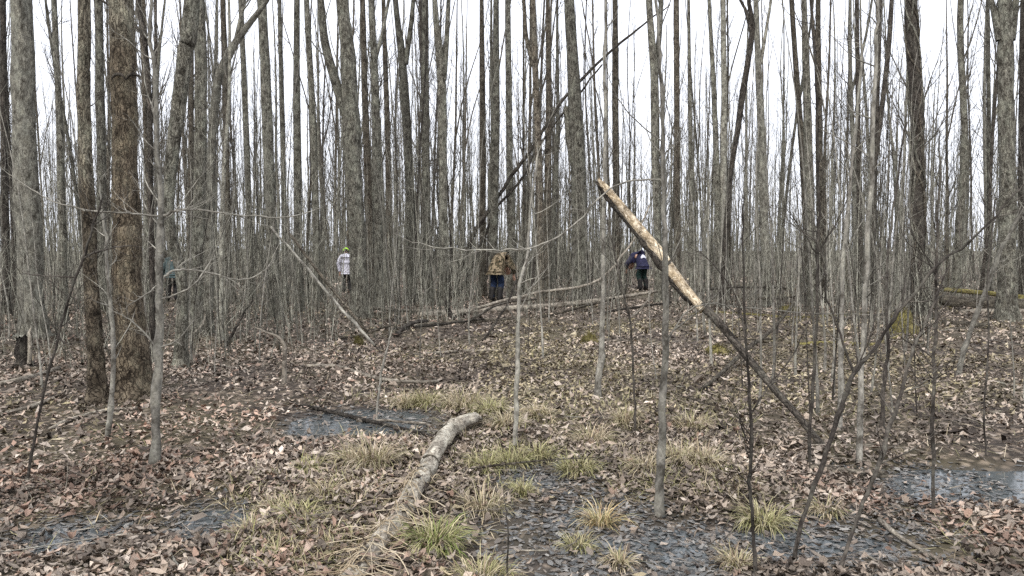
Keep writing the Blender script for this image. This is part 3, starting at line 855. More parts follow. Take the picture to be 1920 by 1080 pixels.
# random saplings: a few kinds, each copy its own thing
G_SAP = 'thin bare saplings on the forest floor'
SV = []; SVH = []
for k in range(14):
    H = rng.uniform(2.2, 5.5); r0 = rng.uniform(.006, .016)
    P, R = trunk_path(H, r0, 14, rng.uniform(0, .15), rng.uniform(1, 3))
    R = np.maximum(R, .0025); P[0, 2] = -.05
    b = MB(); b.tube(P[None], R[None], 7)
    c = MB(); crown_on(c, P, R, int(rng.integers(6, 12)), H, .15, 3, 2, sides=(4, 3), spread=(.4, 1.0), lfac=.13)
    mt = M['bark_thin_dark'] if k % 4 == 0 else M['bark_thin']
    SV.append((b.mesh('stem', mt), c.mesh('twigs', mt))); SVH.append(H)
cnt = tries = 0
while cnt < 270 and tries < 9000:
    tries += 1
    y = rng.uniform(6.5, 24); a = rng.uniform(-.63, .63); x = y * math.tan(a); px = 960 + F * x / y
    if blocked(x, y, 2) or (1750 < px < 1935 and 9 < y < 20): continue
    dens = np.interp(px, [0, 420, 600, 1050, 1300, 1500, 1920], [1, 1, .45, .35, .4, 1, 1])
    if y < 11: dens *= np.interp(px, [0, 300, 600, 1300, 1450, 1920], [.7, .6, .12, .1, 1, 1])
    if y < np.interp(px, [0, 600, 1300, 1920], [7, 9, 8, 5.5]) or rng.random() > dens: continue
    k = int(rng.integers(0, 14)); s = rng.uniform(.6, 1.1); hs_ = SVH[k] * s
    e = empty('sapling', (x, y, float(hgt(x, y))), f"{'short' if hs_ < 2.4 else 'tall' if hs_ > 3.6 else 'middling'} {'dark' if k % 4 == 0 else 'tan'} leafless sapling near {landmark(x, y, True) if y < 16 else landmark(x, y)}", 'sapling', G_SAP)
    e.rotation_euler = (0, 0, rng.uniform(0, 6.28)); e.scale = (s, s, s)
    link('stem', SV[k][0], e); link('twigs', SV[k][1], e)['kind'] = 'stuff'; cnt += 1

# ------------------------------------------------------------------ people
def skin_obj(name, nodes, edges, mat, parent, root, sub=2):
    """one continuous surface grown over a jointed skeleton; nodes: key -> (x, y, z, radius)"""
    keys = list(nodes); ix = {k: i for i, k in enumerate(keys)}
    me = bpy.data.meshes.new(name)
    me.from_pydata([nodes[k][:3] for k in keys], [(ix[a], ix[b]) for a, b in edges], [])
    o = bpy.data.objects.new(name, me); COL.objects.link(o)
    md = o.modifiers.new('skin', 'SKIN'); md.use_smooth_shade = True
    for k in keys:
        sv = me.skin_vertices[0].data[ix[k]]; r = nodes[k][3]
        sv.radius = (r, r) if not isinstance(r, tuple) else r
        sv.use_root = (k == root)
    m2 = o.modifiers.new('sub', 'SUBSURF'); m2.levels = sub; m2.render_levels = sub
    bpy.context.view_layer.update()
    dg = bpy.context.evaluated_depsgraph_get()
    nm = bpy.data.meshes.new_from_object(o.evaluated_get(dg))
    o.modifiers.clear(); o.data = nm; bpy.data.meshes.remove(me); nm.name = name
    for p in nm.polygons: p.use_smooth = True
    nm.materials.clear(); nm.materials.append(mat)
    o.parent = parent
    return o

def mk_camo():
    s = NT('camouflage cloth')
    tc = s.n('TexCoord').outputs['Object']
    a = s.ramp(s.noise(tc, 7, 3, .55), [(.44, (0, 0, 0)), (.47, (1, 1, 1))])
    b_ = s.ramp(s.noise(s.mapping(tc, (1.3, 1.1, 1)), 12, 3, .6), [(.53, (0, 0, 0)), (.56, (1, 1, 1))])
    c_ = s.ramp(s.noise(s.mapping(tc, (1, 1.4, .8)), 17, 2, .6), [(.58, (0, 0, 0)), (.61, (1, 1, 1))])
    col = s.mix(a, (.075, .055, .033), (.24, .19, .125))
    col = s.mix(b_, col, (.055, .048, .028)); col = s.mix(c_, col, (.016, .013, .01))
    s.bump(s.noise(tc, 25, 3), .01)
    return s.fin(col, .9, .1)
M['camo'] = mk_camo()
M['denim'] = plain('blue denim', (.012, .021, .048), .85, 14, .7)
M['black_cloth'] = plain('black cloth', (.012, .011, .012), .85)
M['boot'] = plain('dark rubber boot', (.018, .016, .015), .6)
M['skin'] = plain('skin', (.50, .31, .23), .55, 40, .08)
M['navy'] = plain('navy cloth', (.022, .022, .055), .75, 12, .3, .01)
M['green_cloth'] = plain('dark green cloth', (.010, .025, .021), .85, 12, .3)
M['white_print'] = plain('white print', (.75, .75, .82), .7, 30, .05)
M['lime'] = plain('lime cap cloth', (.42, .80, .06), .7, 30, .08)
M['pale_cloth'] = plain('pale grey cloth', (.62, .61, .68), .85, 12, .12, .01)
M['teal_cloth'] = plain('muted teal cloth', (.06, .088, .09), .8, 12, .35, .01)
M['hair'] = plain('dark hair', (.03, .02, .013), .6, 60, .3)
M['eye'] = plain('dark eye', (.02, .015, .012), .3)

def person(px, Y, facing, height, bend, label, jacket, trousers, hat=None, elbow=.24, arm_low=.72, emblem=False):
    """bend: 0 upright .. 1 back level; facing: rotation about z, 0 looks away from the camera"""
    x = (px - 960) / F * Y; z0 = float(hgt(x, Y))
    e = empty('person', (x, Y, z0), label, 'person'); e.rotation_euler = (0, 0, facing); s = height / 1.75; e.scale = (s, s, s)
    th = bend * 1.35                                          # lean of the back
    def up(d, side=0, lift=0):                                # point d metres along the leaning spine
        t2 = th * (.6 + .5 * d / .5)
        return np.array([side, .0 + d * math.sin(min(t2, 1.75)), .92 + d * math.cos(min(t2, 1.75)) + lift])
    N = {}
    def put(k, p, r): N[k] = (float(p[0]), float(p[1]), float(p[2]), r)
    put('pelvis', (0, 0, .92), .13); put('belly', up(.18, 0, .03 * bend), .13); put('chest', up(.38, 0, .10 * bend), .16); put('collar', up(.50, 0, .04 * bend), .10)
    put('neck', up(.57), .055); hc = up(.68, 0, -.05 * bend); put('jaw', up(.63, 0, -.02 * bend), .075); put('head', hc, .095); put('crown', up(.78, 0, -.10 * bend), .075)
    E = [('pelvis', 'belly'), ('belly', 'chest'), ('chest', 'collar'), ('collar', 'neck'), ('neck', 'jaw'), ('jaw', 'head'), ('head', 'crown')]
    fw = np.array([0, math.cos(th), -math.sin(th)])           # the way the face looks
    put('nose_root', hc + fw * .085, .02); put('nose', hc + fw * .115 - np.array([0, 0, .01]), .012); E += [('head', 'nose_root'), ('nose_root', 'nose')]
    JE, TE, FE = [], [], []
    for sd, q in ((-1, 'l'), (1, 'r')):
        sh = up(.44, sd * .175, -.01 * bend)
        el = sh + np.array([sd * (elbow if sd < 0 else .10), .06 + .05 * bend, -.16 - .08 * (1 - bend)])
        wr = np.array([sd * .22, sh[1] + .10 + .1 * bend, arm_low])
        put('sh' + q, sh, .075); put('el' + q, el, .052); put('fo' + q, (el + wr) / 2, .046); put('wr' + q, wr, .032)
        put('ear' + q, hc + np.array([sd * .095, 0, 0]), .018); E.append(('head', 'ear' + q))
        arm = [('collar', 'sh' + q), ('sh' + q, 'el' + q), ('el' + q, 'fo' + q), ('fo' + q, 'wr' + q)]
        E += arm; JE += arm
        pm = wr + np.array([0, .02, -.075]); put('palm' + q, pm, .034); E.append(('wr' + q, 'palm' + q))
        for j, (dx, ln) in enumerate(((-.030, .062), (-.010, .074), (.010, .070), (.030, .055))):
            a = pm + np.array([dx, .008, -.035]); b2 = a + np.array([dx * .15, .012, -ln * .55]); c2 = b2 + np.array([0, .018, -ln * .45])
            put(f'f{j}a{q}', a, .0095); put(f'f{j}b{q}', b2, .0085); put(f'f{j}c{q}', c2, .007)
            E += [('palm' + q, f'f{j}a{q}'), (f'f{j}a{q}', f'f{j}b{q}'), (f'f{j}b{q}', f'f{j}c{q}')]
        a = pm + np.array([-sd * .035, .01, .02]); b2 = a + np.array([-sd * .022, .015, -.03])
        put('ta' + q, a, .011); put('tb' + q, b2, .009); E += [('palm' + q, 'ta' + q), ('ta' + q, 'tb' + q)]
        put('hip' + q, (sd * .10, 0, .86), .105); put('kn' + q, (sd * .105, .07 + .05 * bend, .49), .072); put('ca' + q, (sd * .105, .02, .33), .06)
        put('an' + q, (sd * .11, -.03, .09), .042); put('to' + q, (sd * .14, .15, .045), .04)
        leg = [('pelvis', 'hip' + q), ('hip' + q, 'kn' + q), ('kn' + q, 'ca' + q), ('ca' + q, 'an' + q)]
        E += leg + [('an' + q, 'to' + q)]; TE += leg
        fb = {k: (*N[k][:3], N[k][3] + .034) for k in ('ca' + q, 'an' + q, 'to' + q)}
        fb['bt' + q] = (N['ca' + q][0], N['ca' + q][1] + .01, .43, .092)
        fb['he' + q] = (N['an' + q][0], N['an' + q][1] - .05, .05, .045); fb['an' + q] = (*N['an' + q][:3], .062); fb['to' + q] = (*N['to' + q][:2], .05, .052)
        FE.append((fb, [('bt' + q, 'ca' + q), ('ca' + q, 'an' + q), ('an' + q, 'to' + q), ('an' + q, 'he' + q)], 'an' + q))
    under = {k: (*v[:3], v[3] * (.72 if k in ('pelvis', 'belly', 'chest', 'collar', 'shl', 'shr', 'ell', 'elr', 'hipl', 'hipr') else 1)) for k, v in N.items()}   # slimmer under the clothes
    body = skin_obj('body', under, E, M['skin'], e, 'pelvis', 1)
    grow_ = lambda k, d: (*N[k][:3], N[k][3] + d)
    jn = {k: grow_(k, .035) for k in ('belly', 'chest', 'collar')}
    for q in 'lr':
        for k in ('sh', 'el', 'fo', 'wr'): jn[k + q] = grow_(k + q, .045 if k == 'sh' else .030 if k != 'wr' else .022)
    jn['pelvis'] = (0, -.01, .92, (.205, .20)); jn['hem'] = (0, -.015, .80, (.205, .20)); jn['neck'] = grow_('neck', .045)
    jn['chest'] = grow_('chest', .06); jn['collar'] = grow_('collar', .065); jn['belly'] = grow_('belly', .055)
    jk = skin_obj('jacket', jn, [('hem', 'pelvis'), ('pelvis', 'belly'), ('belly', 'chest'), ('chest', 'collar'), ('collar', 'neck')] + JE, M[jacket], e, 'pelvis')
    tn = {'pelvis': (0, .02, .82, .10)}
    for q in 'lr':
        for k, d in (('hip', -.005), ('kn', .02), ('ca', .025), ('an', .025)): tn[k + q] = grow_(k + q, d)
        tn['hip' + q] = (N['hip' + q][0], .02, .78, .095)
    skin_obj('trousers', tn, TE, M[trousers], e, 'pelvis')
    for fb, fe, rt in FE: skin_obj('boot', fb, fe, M['boot'], e, rt, 1)
    upv = np.array([0, math.sin(th), math.cos(th)])
    def dome(name, mat, r, a0, shift):
        n, m = 18, 8
        A, B = np.meshgrid(np.linspace(0, 6.2832, n, endpoint=False), np.linspace(a0, 1.55, m))
        rx = np.array([1., 0, 0])
        V = hc + shift + r * (np.cos(A)[..., None] * np.cos(B)[..., None] * rx * .92 + np.sin(A)[..., None] * np.cos(B)[..., None] * fw * 1.08 + np.sin(B)[..., None] * upv * 1.1)
        i = np.arange(m - 1)[:, None]; j = np.arange(n)[None]
        b = MB(); b.add(V, np.stack([i * n + j, i * n + (j + 1) % n, (i + 1) * n + (j + 1) % n, (i + 1) * n + j], -1)); return b.obj(name, M[mat], e)
    dome('hair', 'hair', .112, -.35, -fw * .022 + upv * .01)
    if hat:
        c = dome('cap', hat, .124, .05, upv * .02)
        n = 11; a = np.linspace(.5, math.pi - .5, n)
        inn = hc + upv * .03 + .11 * (np.cos(a)[:, None] * [1, 0, 0] + np.sin(a)[:, None] * fw * 1.08)
        ou = hc + upv * .015 + .125 * np.cos(a)[:, None] * np.array([1, 0, 0]) + (.10 + .11 * np.sin(a))[:, None] * fw
        V = np.vstack([inn, ou, inn - upv * .008, ou - upv * .008])
        q = [(i, i + 1, n + i + 1, n + i) for i in range(n - 1)] + [(2 * n + i, 3 * n + i, 3 * n + i + 1, 2 * n + i + 1) for i in range(n - 1)] + [(n + i, n + i + 1, 3 * n + i + 1, 3 * n + i) for i in range(n - 1)]
        b = MB(); b.add(V, q); o = b.obj('brim', M[hat], c)
    for sd in (-1, 1):
        p = hc + fw * .088 + np.array([sd * .033, 0, 0]) + upv * .015
        b = MB(); b.tube(np.array([p - fw * .012, p, p + fw * .006])[None], np.array([[.013, .013, .002]]), 8); b.obj('eye', M['eye'], e)
    p = hc + fw * .086 - upv * .052; b = MB(); b.tube(np.array([p - [.024, 0, 0], p + fw * .006, p + [.024, 0, 0]])[None], np.array([[.003, .006, .003]]), 6); b.obj('mouth', M['eye'], e)
    if emblem:                                                # white print on the back, following the cloth
        from mathutils.bvhtree import BVHTree
        me = jk.data
        bv = BVHTree.FromPolygons([v.co for v in me.vertices], [p.vertices for p in me.polygons])
        def onb(u, v):
            h_ = bv.ray_cast(Vector((u, -1.5, v)), Vector((0, 1, 0)))
            return None if h_[0] is None else h_[0] + h_[1] * .006
        vt_ = max((v for v in np.arange(1.0, 1.7, .01) if all(onb(u_, v) is not None for u_ in (-.12, .02, .16))), default=1.3)
        n, m = 11, 5; V = []; okv = True
        for i in range(n):
            t = -1 + 2 * i / (n - 1); mid = vt_ - .15 + .035 * math.cos(t * 2.2); hw = .05 * (1 - .6 * t * t) 
            for j in range(m):
                c = onb(.01 + t * .10, mid + hw * (-1 + 2 * j / (m - 1)))
                if c is None: okv = False; break
                V.append(tuple(c))
        if okv and len(V) == n * m:
            b = MB(); b.add(V, [(i * m + j, i * m + j + 1, (i + 1) * m + j + 1, (i + 1) * m + j) for i in range(n - 1) for j in range(m - 1)])
            b.obj('emblem', M['white_print'], jk)
    return e
person(930, 21.9, -.42, 1.9, .93, 'person in a camouflage jacket and blue jeans bent over searching the ground', 'camo', 'denim', elbow=.26)
person(1206, 28.5, .45, 1.95, .95, 'person in a navy jacket with white print stooping past the slanting pole', 'navy', 'green_cloth', elbow=.12, emblem=True)
person(650, 26.6, .35, 1.56, .14, 'person in a lime cap and pale top half behind the rough-barked trunk', 'pale_cloth', 'black_cloth', hat='lime', elbow=.12, arm_low=.80)
person(322, 23, .3, 1.72, .80, 'person in a muted teal jacket bending beyond the pale smooth sapling', 'teal_cloth', 'black_cloth', elbow=.14)

# ------------------------------------------------------------------ leaning and fallen wood
def pole(name, W, r, label, mat, cat, n=10, group=None, cap=True, rough=.12, ridges=4, k=5, wob=.004):
    W = np.asarray(W, float); g = W[0].copy()
    g[2] = min(float(W[:, 2].min()), g[2])
    P, R = smooth_path(W - g, r, k)
    P[1:] += np.cumsum(rng.normal(0, wob, (len(P) - 1, 3)), 0) * .5
    e = empty(name, g, label, cat, group)
    b = MB(); b.tube(P[None], lumpy(R, n, rough, int(rng.integers(1, 999)), ridges)[None], n, cap=cap)
    b.obj('stem', M[mat], e)
    return e, P, R, g

# slanting broken pole, thickest in the middle
p0 = G(1562, 842); p0[2] -= .05
pts = [(1562, 842, 12), (1480, 762, 13), (1400, 672, 14), (1345, 608, 15), (1312, 575, 16)]
YT = lambda py: np.interp(py, [338, 842], [7.4, p0[1]])
W = np.array([p0] + [at(a, b, YT(b)) for a, b, _ in pts[1:]]); r = np.array([.5 * c * YT(b) / F for a, b, c in pts])
pe, _, _, pg = pole('broken_pole', W, r, 'slanting broken pole, dark below and bare pale wood above', 'bark_dark', 'broken tree', n=14)
pts = [(1318, 582, 15), (1300, 560, 17), (1283, 540, 20), (1247, 490, 23), (1207, 440, 21), (1162, 385, 17), (1138, 355, 14), (1122, 336, 5)]
W2 = np.array([at(a, b, YT(b)) for a, b, _ in pts]); r2 = np.array([.5 * c * YT(b) / F for a, b, c in pts])
P, R = smooth_path(W2 - pg, r2, 5)
b = MB(); b.tube(P[None], lumpy(R, 14, .14, 31, 6)[None], 14, cap=True); b.obj('bare_wood', M['bare_wood'], pe)
P2 = P[4:] + [-.018, .015, -.022]; R2 = R[4:] * rng.uniform(.75, 1.08, len(R) - 4)
b = MB(); b.tube(P2[None], lumpy(R2, 12, .2, 37, 6)[None], 12, cap=True); b.obj('bark_strip', M['bark_dark'], pe)
for k in range(4):
    q = W2[-2] - pg + rng.normal(0, .015, 3); d = np.array([-.05, 0, .09]) + rng.normal(0, .03, 3)
    b = MB(); b.tube(np.array([q, q + d * .6, q + d])[None], np.array([[.012, .007, .001]]), 4); b.obj('splinter', M['bare_wood'], pe)

# two dark poles leaning behind the thick trunk
for off, lab in ((0, 'black leaning pole, the upper of two parallel ones'), (14, 'black leaning pole, the lower of two parallel ones')):
    Y = 23.5 + off * .03
    pts = [(848, 525, 8), (886, 446, 8), (925, 382, 7), (962, 326, 7), (1010, 264, 6), (1060, 184, 6), (1130, 110, 5), (1200, 48, 4), (1260, 0, 2)]
    if off: pts = [(a + (8 if i % 2 else -4), b, c * .65) for i, (a, b, c) in enumerate(pts)][:7]
    W = np.array([at(a + off * .9, b + off * .7, Y) for a, b, _ in pts]); W[0, 2] = float(hgt(W[0, 0], Y)) - .05
    pole('leaning_pole', W, [.5 * c * Y / F for *_, c in pts], lab, 'bark_dark', 'dead tree', n=9, wob=.03)

# fallen log in the foreground: half sunk, lower half under dry grass
lp = [(900, 790, 10), (888, 794, 22), (866, 801, 26), (840, 820, 29), (818, 850, 31), (802, 888, 33), (780, 928, 36), (742, 978, 38), (690, 1035, 40), (636, 1088, 42)]
W = []; r = []
for i, (a, b_, c) in enumerate(lp):
    g = G(a, b_ + c * .45); rad = .5 * c * g[1] / F
    W.append([g[0], g[1], g[2] + rad * (1.75 if i < 4 else 1.45 if i < 7 else 1.2)]); r.append(rad)
LOGW, LOGR = np.array(W), np.array(r)
log, LP, LR, lg = pole('fallen_log', W, r, 'curved fallen log with banded grey bark, half buried in dry grass', 'log_bark', 'log', n=22, rough=.2, ridges=8, k=6, wob=.008)
for k in range(7):                                          # peeling bark bands

    i = int(rng.integers(2, len(LP) * .6)); t = LP[min(i + 1, len(LP) - 1)] - LP[i]; t /= np.linalg.norm(t)
    u = np.cross(t, [0, 0, 1]); u /= np.linalg.norm(u); v = np.cross(u, t)
    a = np.linspace(.2, rng.uniform(1.2, 2.9), 9) + rng.normal(0, .5)
    q = LP[i] + (u * np.cos(a)[:, None] + v * np.sin(a)[:, None]) * LR[i] * 1.0
    b = MB(); b.tube(q[None], np.full((1, 9), rng.uniform(.004, .009)), 5); b.obj('bark_band', M['bark_pale' if k % 2 else 'bark_brown'], log)

def gpole(name, pts, label, mat, cat='log', sink=.3, lift=0, **kw):
    W = []; r = []
    for i, (a, b_, c) in enumerate(pts):
        g = G(a, b_ + c * .5); rad = .5 * c * g[1] / F
        W.append([g[0], g[1], g[2] + rad * (1 - sink) + (lift[i] if lift else 0)]); r.append(rad)
    return pole(name, W, r, label, mat, cat, **kw)
def ypole(name, Ys, pts, label, mat, cat='log', **kw):
    W = np.array([at(a, b_, y) for (a, b_, c), y in zip(pts, Ys)]); r = [.5 * c * y / F for (a, b_, c), y in zip(pts, Ys)]
    W[:, 2] = np.maximum(W[:, 2], hgt(W[:, 0], W[:, 1]) + np.array(r) * .6)
    return pole(name, W, r, label, mat, cat, **kw)

ypole('fallen_tree', [17.6, 18.4, 19.3, 20.2, 21], [(785, 605, 14), (880, 590, 12), (985, 577, 11), (1110, 565, 9), (1232, 546, 5)],
      'long weathered trunk lying across in front of the camouflage jacket', 'dead_wood', n=12)
ypole('fallen_branch', [17.9, 18.4, 18.9, 19.6, 20.4], [(700, 578, 6), (800, 583, 7), (900, 580, 8), (960, 576, 8), (1010, 574, 5)],
      'thinner straight bough lying on the long weathered trunk', 'dead_wood', 'branch', n=8)
ypole('fallen_branch', [18, 18.3, 18.7, 19, 19.5, 20], [(848, 592, 5), (905, 572, 6), (985, 548, 6), (1110, 528, 5), (1180, 462, 4), (1226, 380, 3)],
      'pale bough propped on the long weathered trunk and curving up', 'dead_wood', 'branch', n=8, wob=.025)
ypole('snag', [17.3, 17.35, 17.4], [(856, 628, 9), (846, 600, 11), (832, 556, 6)], 'black splintered snag standing against the long weathered trunk', 'bark_dark', 'snag', n=8)
G_DF = 'crossing dead branches of the deadfall'
for (xa, ya, wa), (xb, yb, wb), mt in [((690, 622, 6), (905, 598, 4), 'bark_dark'), ((742, 628, 9), (800, 604, 7), 'bark_dark'), ((770, 612, 6), (960, 592, 4), 'bark_brown'),
        ((880, 604, 5), (1010, 562, 4), 'bark_dark'), ((905, 640, 5), (968, 532, 4), 'bark_dark'), ((985, 580, 6), (1062, 640, 4), 'dead_wood'), ((1040, 575, 5), (1080, 500, 4), 'bark_brown'),
        ((1010, 598, 5), (1150, 560, 4), 'bark_brown'), ((1120, 590, 5), (1260, 566, 4), 'bark_dark'), ((1180, 600, 5), (1220, 540, 4), 'dead_wood'), ((620, 640, 6), (740, 600, 4), 'bark_brown'),
        ((400, 690, 6), (520, 668, 4), 'bark_dark'), ((380, 560, 6), (440, 660, 5), 'bark_brown'), ((345, 640, 5), (392, 560, 4), 'dead_wood'), ((420, 655, 6), (470, 560, 4), 'bark_dark'),
        ((1290, 548, 5), (1470, 540, 4), 'bark_dark'), ((1560, 600, 6), (1680, 582, 4), 'bark_dark'), ((1420, 560, 5), (1560, 545, 4), 'bark_brown')]:
    Ya = float(G(xa, max(ya, 575))[1]) if ya > 575 else 20.5
    Yb = Ya + rng.uniform(.2, 1.4); mid_ = ((xa + xb) / 2 + rng.normal(0, 6), (ya + yb) / 2 + rng.normal(0, 5), (wa + wb) / 2)
    ypole('dead_branch', [Ya, (Ya + Yb) / 2, Yb], [(xa, ya, wa), mid_, (xb, yb, wb)],
          f"{dict(bark_dark='black', bark_brown='brown', dead_wood='bleached')[mt]} dead branch in the deadfall near {landmark(at(xa, ya, Ya)[0], Ya, True)}", mt, 'branch', n=7, group=G_DF, wob=.02)
ypole('mossy_log', [20.8, 20.4, 20, 19.8], [(1765, 560, 20), (1810, 570, 26), (1870, 573, 29), (1950, 575, 28)],
      'thick dark mossy log below the stout forked trunk', 'bark_brown', n=14)
ypole('mossy_log', [21.6, 21.4, 21.2, 21], [(1770, 543, 8), (1830, 548, 9), (1890, 553, 9), (1960, 560, 9)],
      'slim mossy upper log lying behind the thick dark mossy one', 'moss', n=10)
ypole('mossy_log', [20.6, 20.3, 20], [(1775, 590, 8), (1850, 572, 9), (1940, 556, 8)], 'moss-coated bough crossing over the thick dark mossy log', 'moss', n=9)
ypole('fallen_log', [19.2, 19, 18.8], [(1800, 592, 10), (1870, 590, 12), (1950, 592, 12)], 'bleached log lying just before the thick dark mossy one', 'dead_wood', n=9)
gpole('fallen_log', [(1768, 604, 11), (1800, 606, 14), (1850, 610, 12)], 'short brown log lying clear of the mossy ones', 'bark_brown', n=10)
gpole('fallen_log', [(1518, 876, 18), (1560, 880, 22), (1610, 884, 22), (1662, 884, 18)], 'short dark wet log at the foot of straight saplings', 'bark_brown', n=16)
gpole('mossy_log', [(1296, 588, 8), (1340, 581, 8), (1420, 586, 8), (1500, 590, 9), (1600, 586, 9), (1690, 580, 8)],
      'long thin mossy log beyond the slanting pole', 'moss', n=9, sink=.9)
gpole('mossy_log', [(1500, 642, 7), (1570, 640, 8), (1640, 640, 8), (1700, 622, 7)], 'low moss-grown stem ending at the yellow mossy stump', 'moss', n=9, sink=.9)
gpole('fallen_branch', [(548, 758, 6), (620, 775, 8), (700, 796, 8), (770, 812, 7), (830, 826, 6)],
      'dark branch lying towards the end of the banded log', 'bark_dark', 'branch', n=8, sink=-.6)
gpole('fallen_branch', [(668, 793, 6), (730, 792, 6), (780, 796, 6), (800, 800, 5), (814, 822, 4)],
      'forked grey branch crossing the dark one on the ground', 'dead_wood', 'branch', n=8, sink=-1.2)
gpole('fallen_branch', [(575, 688, 7), (630, 690, 8), (690, 708, 8), (740, 718, 7), (820, 720, 5)],
      'pale curved branch lying on brown leaves past the wet hollow', 'dead_wood', 'branch', n=8, sink=-.5)
gpole('fallen_branch', [(800, 664, 5), (880, 660, 5), (960, 660, 4)], 'thin straight pale branch in the clearing beyond the curved one', 'dead_wood', 'branch', n=7, sink=-.5)
ypole('leaning_branch', [12.2, 12, 11.6, 11.3], [(508, 425, 4), (590, 525, 5), (655, 602, 6), (706, 655, 5)],
      'pale pole leaning down past the rough-barked trunk', 'bark_thin', 'branch', n=8, wob=.018)
ypole('leaning_branch', [12.6, 12.2, 11.9], [(545, 440, 5), (605, 520, 6), (690, 622, 5)], 'thinner brown pole leaning beside the pale one', 'bark_brown', 'branch', n=7)
gpole('fallen_branch', [(0, 722, 9), (50, 712, 10), (110, 692, 8)], 'stout pale branch lying by the broad pale grey trunk', 'dead_wood', 'branch', n=8, sink=-.4)
gpole('fallen_branch', [(0, 775, 8), (60, 762, 9), (110, 745, 7)], 'pale branch end nearest the slanting whip-thin sapling', 'dead_wood', 'branch', n=8, sink=-.4)
gpole('fallen_branch', [(92, 806, 6), (130, 788, 8), (190, 770, 7), (262, 764, 5)], 'bent bleached branch lying under the furrowed brown trunks', 'dead_wood', 'branch', n=8, sink=-.4)
gpole('fallen_branch', [(1648, 978, 10), (1690, 1012, 9), (1740, 1040, 7), (1800, 1075, 5)], 'bleached stick poking from leaves by the larger pool', 'dead_wood', 'branch', n=8, sink=-.8)
gpole('fallen_branch', [(1312, 735, 7), (1350, 712, 8), (1400, 672, 8), (1470, 620, 6), (1530, 540, 4)], 'crooked branch crossing under the slanting broken pole', 'bark_brown', 'branch', n=8, sink=-1, lift=[0, .03, .1, .25, .6])
gpole('fallen_branch', [(1800, 770, 7), (1850, 772, 8), (1905, 770, 6)], 'low brown stick among pale leaves past the larger pool', 'bark_brown', 'branch', n=8, sink=0)
gpole('fallen_branch', [(648, 985, 7), (622, 1020, 7), (606, 1048, 5)], 'short straw-pale stick beside the buried end of the banded log', 'dead_wood', 'branch', n=7, sink=-.8)
# stump by the broad trunk
sg = G(45, 688)
e = empty('broken_stump', sg, 'small dark hollow stump in front of the broad pale grey trunk', 'stump')
P = np.array([[0, 0, -.05], [0, 0, .1], [.01, 0, .25], [0, 0, .42]]); R = np.array([.13, .10, .095, .09])
Pm, Rm = smooth_path(P, R, 4); Rm = lumpy(Rm, 16, .25, 5, 6); Rl = Rm.copy(); b = MB(); b.tube(Pm[None], Rm[None], 16)
V = b.V[-1]; V[-16:, 2] += rng.uniform(-.14, .06, 16); b.obj('bark', M['bark_dark'], e)
b = MB(); b.tube(np.array([[.09, -.03, .05], [.11, -.04, .25], [.10, -.03, .45], [.12, -.02, .52]])[None], np.array([[.03, .028, .02, .003]]), 6); b.obj('splinter', M['dead_wood'], e)

# mossy lumps
def lump(name, px, py, wpx, hpx, label, mat='moss'):
    g = G(px, py + hpx * .5); rx = .5 * wpx * g[1] / F; rz = hpx * g[1] / F
    n, m = 22, 10
    th = np.linspace(0, 2 * math.pi, n, endpoint=False); ph = np.linspace(-.35, math.pi / 2 - .02, m)
    A, B = np.meshgrid(th, ph)
    k = 1 + .28 * vnoise(np.cos(A) * 2 + px, np.sin(A) * 2 + B * 2, 5) + .14 * vnoise(np.cos(A) * 6, np.sin(A) * 6 + B * 5 + px, 6)
    V = np.stack([np.cos(A) * np.cos(B) * rx * k, np.sin(A) * np.cos(B) * rx * .8 * k, np.sin(B) * rz * k], -1)
    i = np.arange(m - 1)[:, None]; j = np.arange(n)[None]
    q = np.stack([i * n + j, i * n + (j + 1) % n, (i + 1) * n + (j + 1) % n, (i + 1) * n + j], -1)
    e = empty(name, g, label, 'moss')
    b = MB(); b.add(V, q); b.obj('mound', M[mat], e)
    N = 260                                                    # short moss fronds
    ii = rng.integers(2 * n, m * n, N); S = V.reshape(-1, 3)[ii]
    d = S / (np.linalg.norm(S, axis=1, keepdims=True)) + rng.normal(0, .5, (N, 3))
    FP, FR = grow(S, d, rng.uniform(.02, .06, N), np.full(N, .004), 3, 0, .2)
    b = MB(); b.tube(FP, FR, 3); b.obj('fronds', M[mat], e)['kind'] = 'stuff'
lump('mossy_stump', 1692, 605, 52, 40, 'tall yellow-green mossy stump at the end of a low stem')
lump('moss_clump', 1106, 636, 34, 14, 'small bright yellow moss clump near the pale tapering sapling')
lump('moss_clump', 1346, 657, 46, 16, 'orange-tinged moss clump close under the slanting pole')
lump('moss_clump', 672, 640, 18, 12, 'little green moss clump near the leaning pale pole')
lump('moss_clump', 1480, 580, 40, 12, 'flat mossy mound along the long thin mossy log')

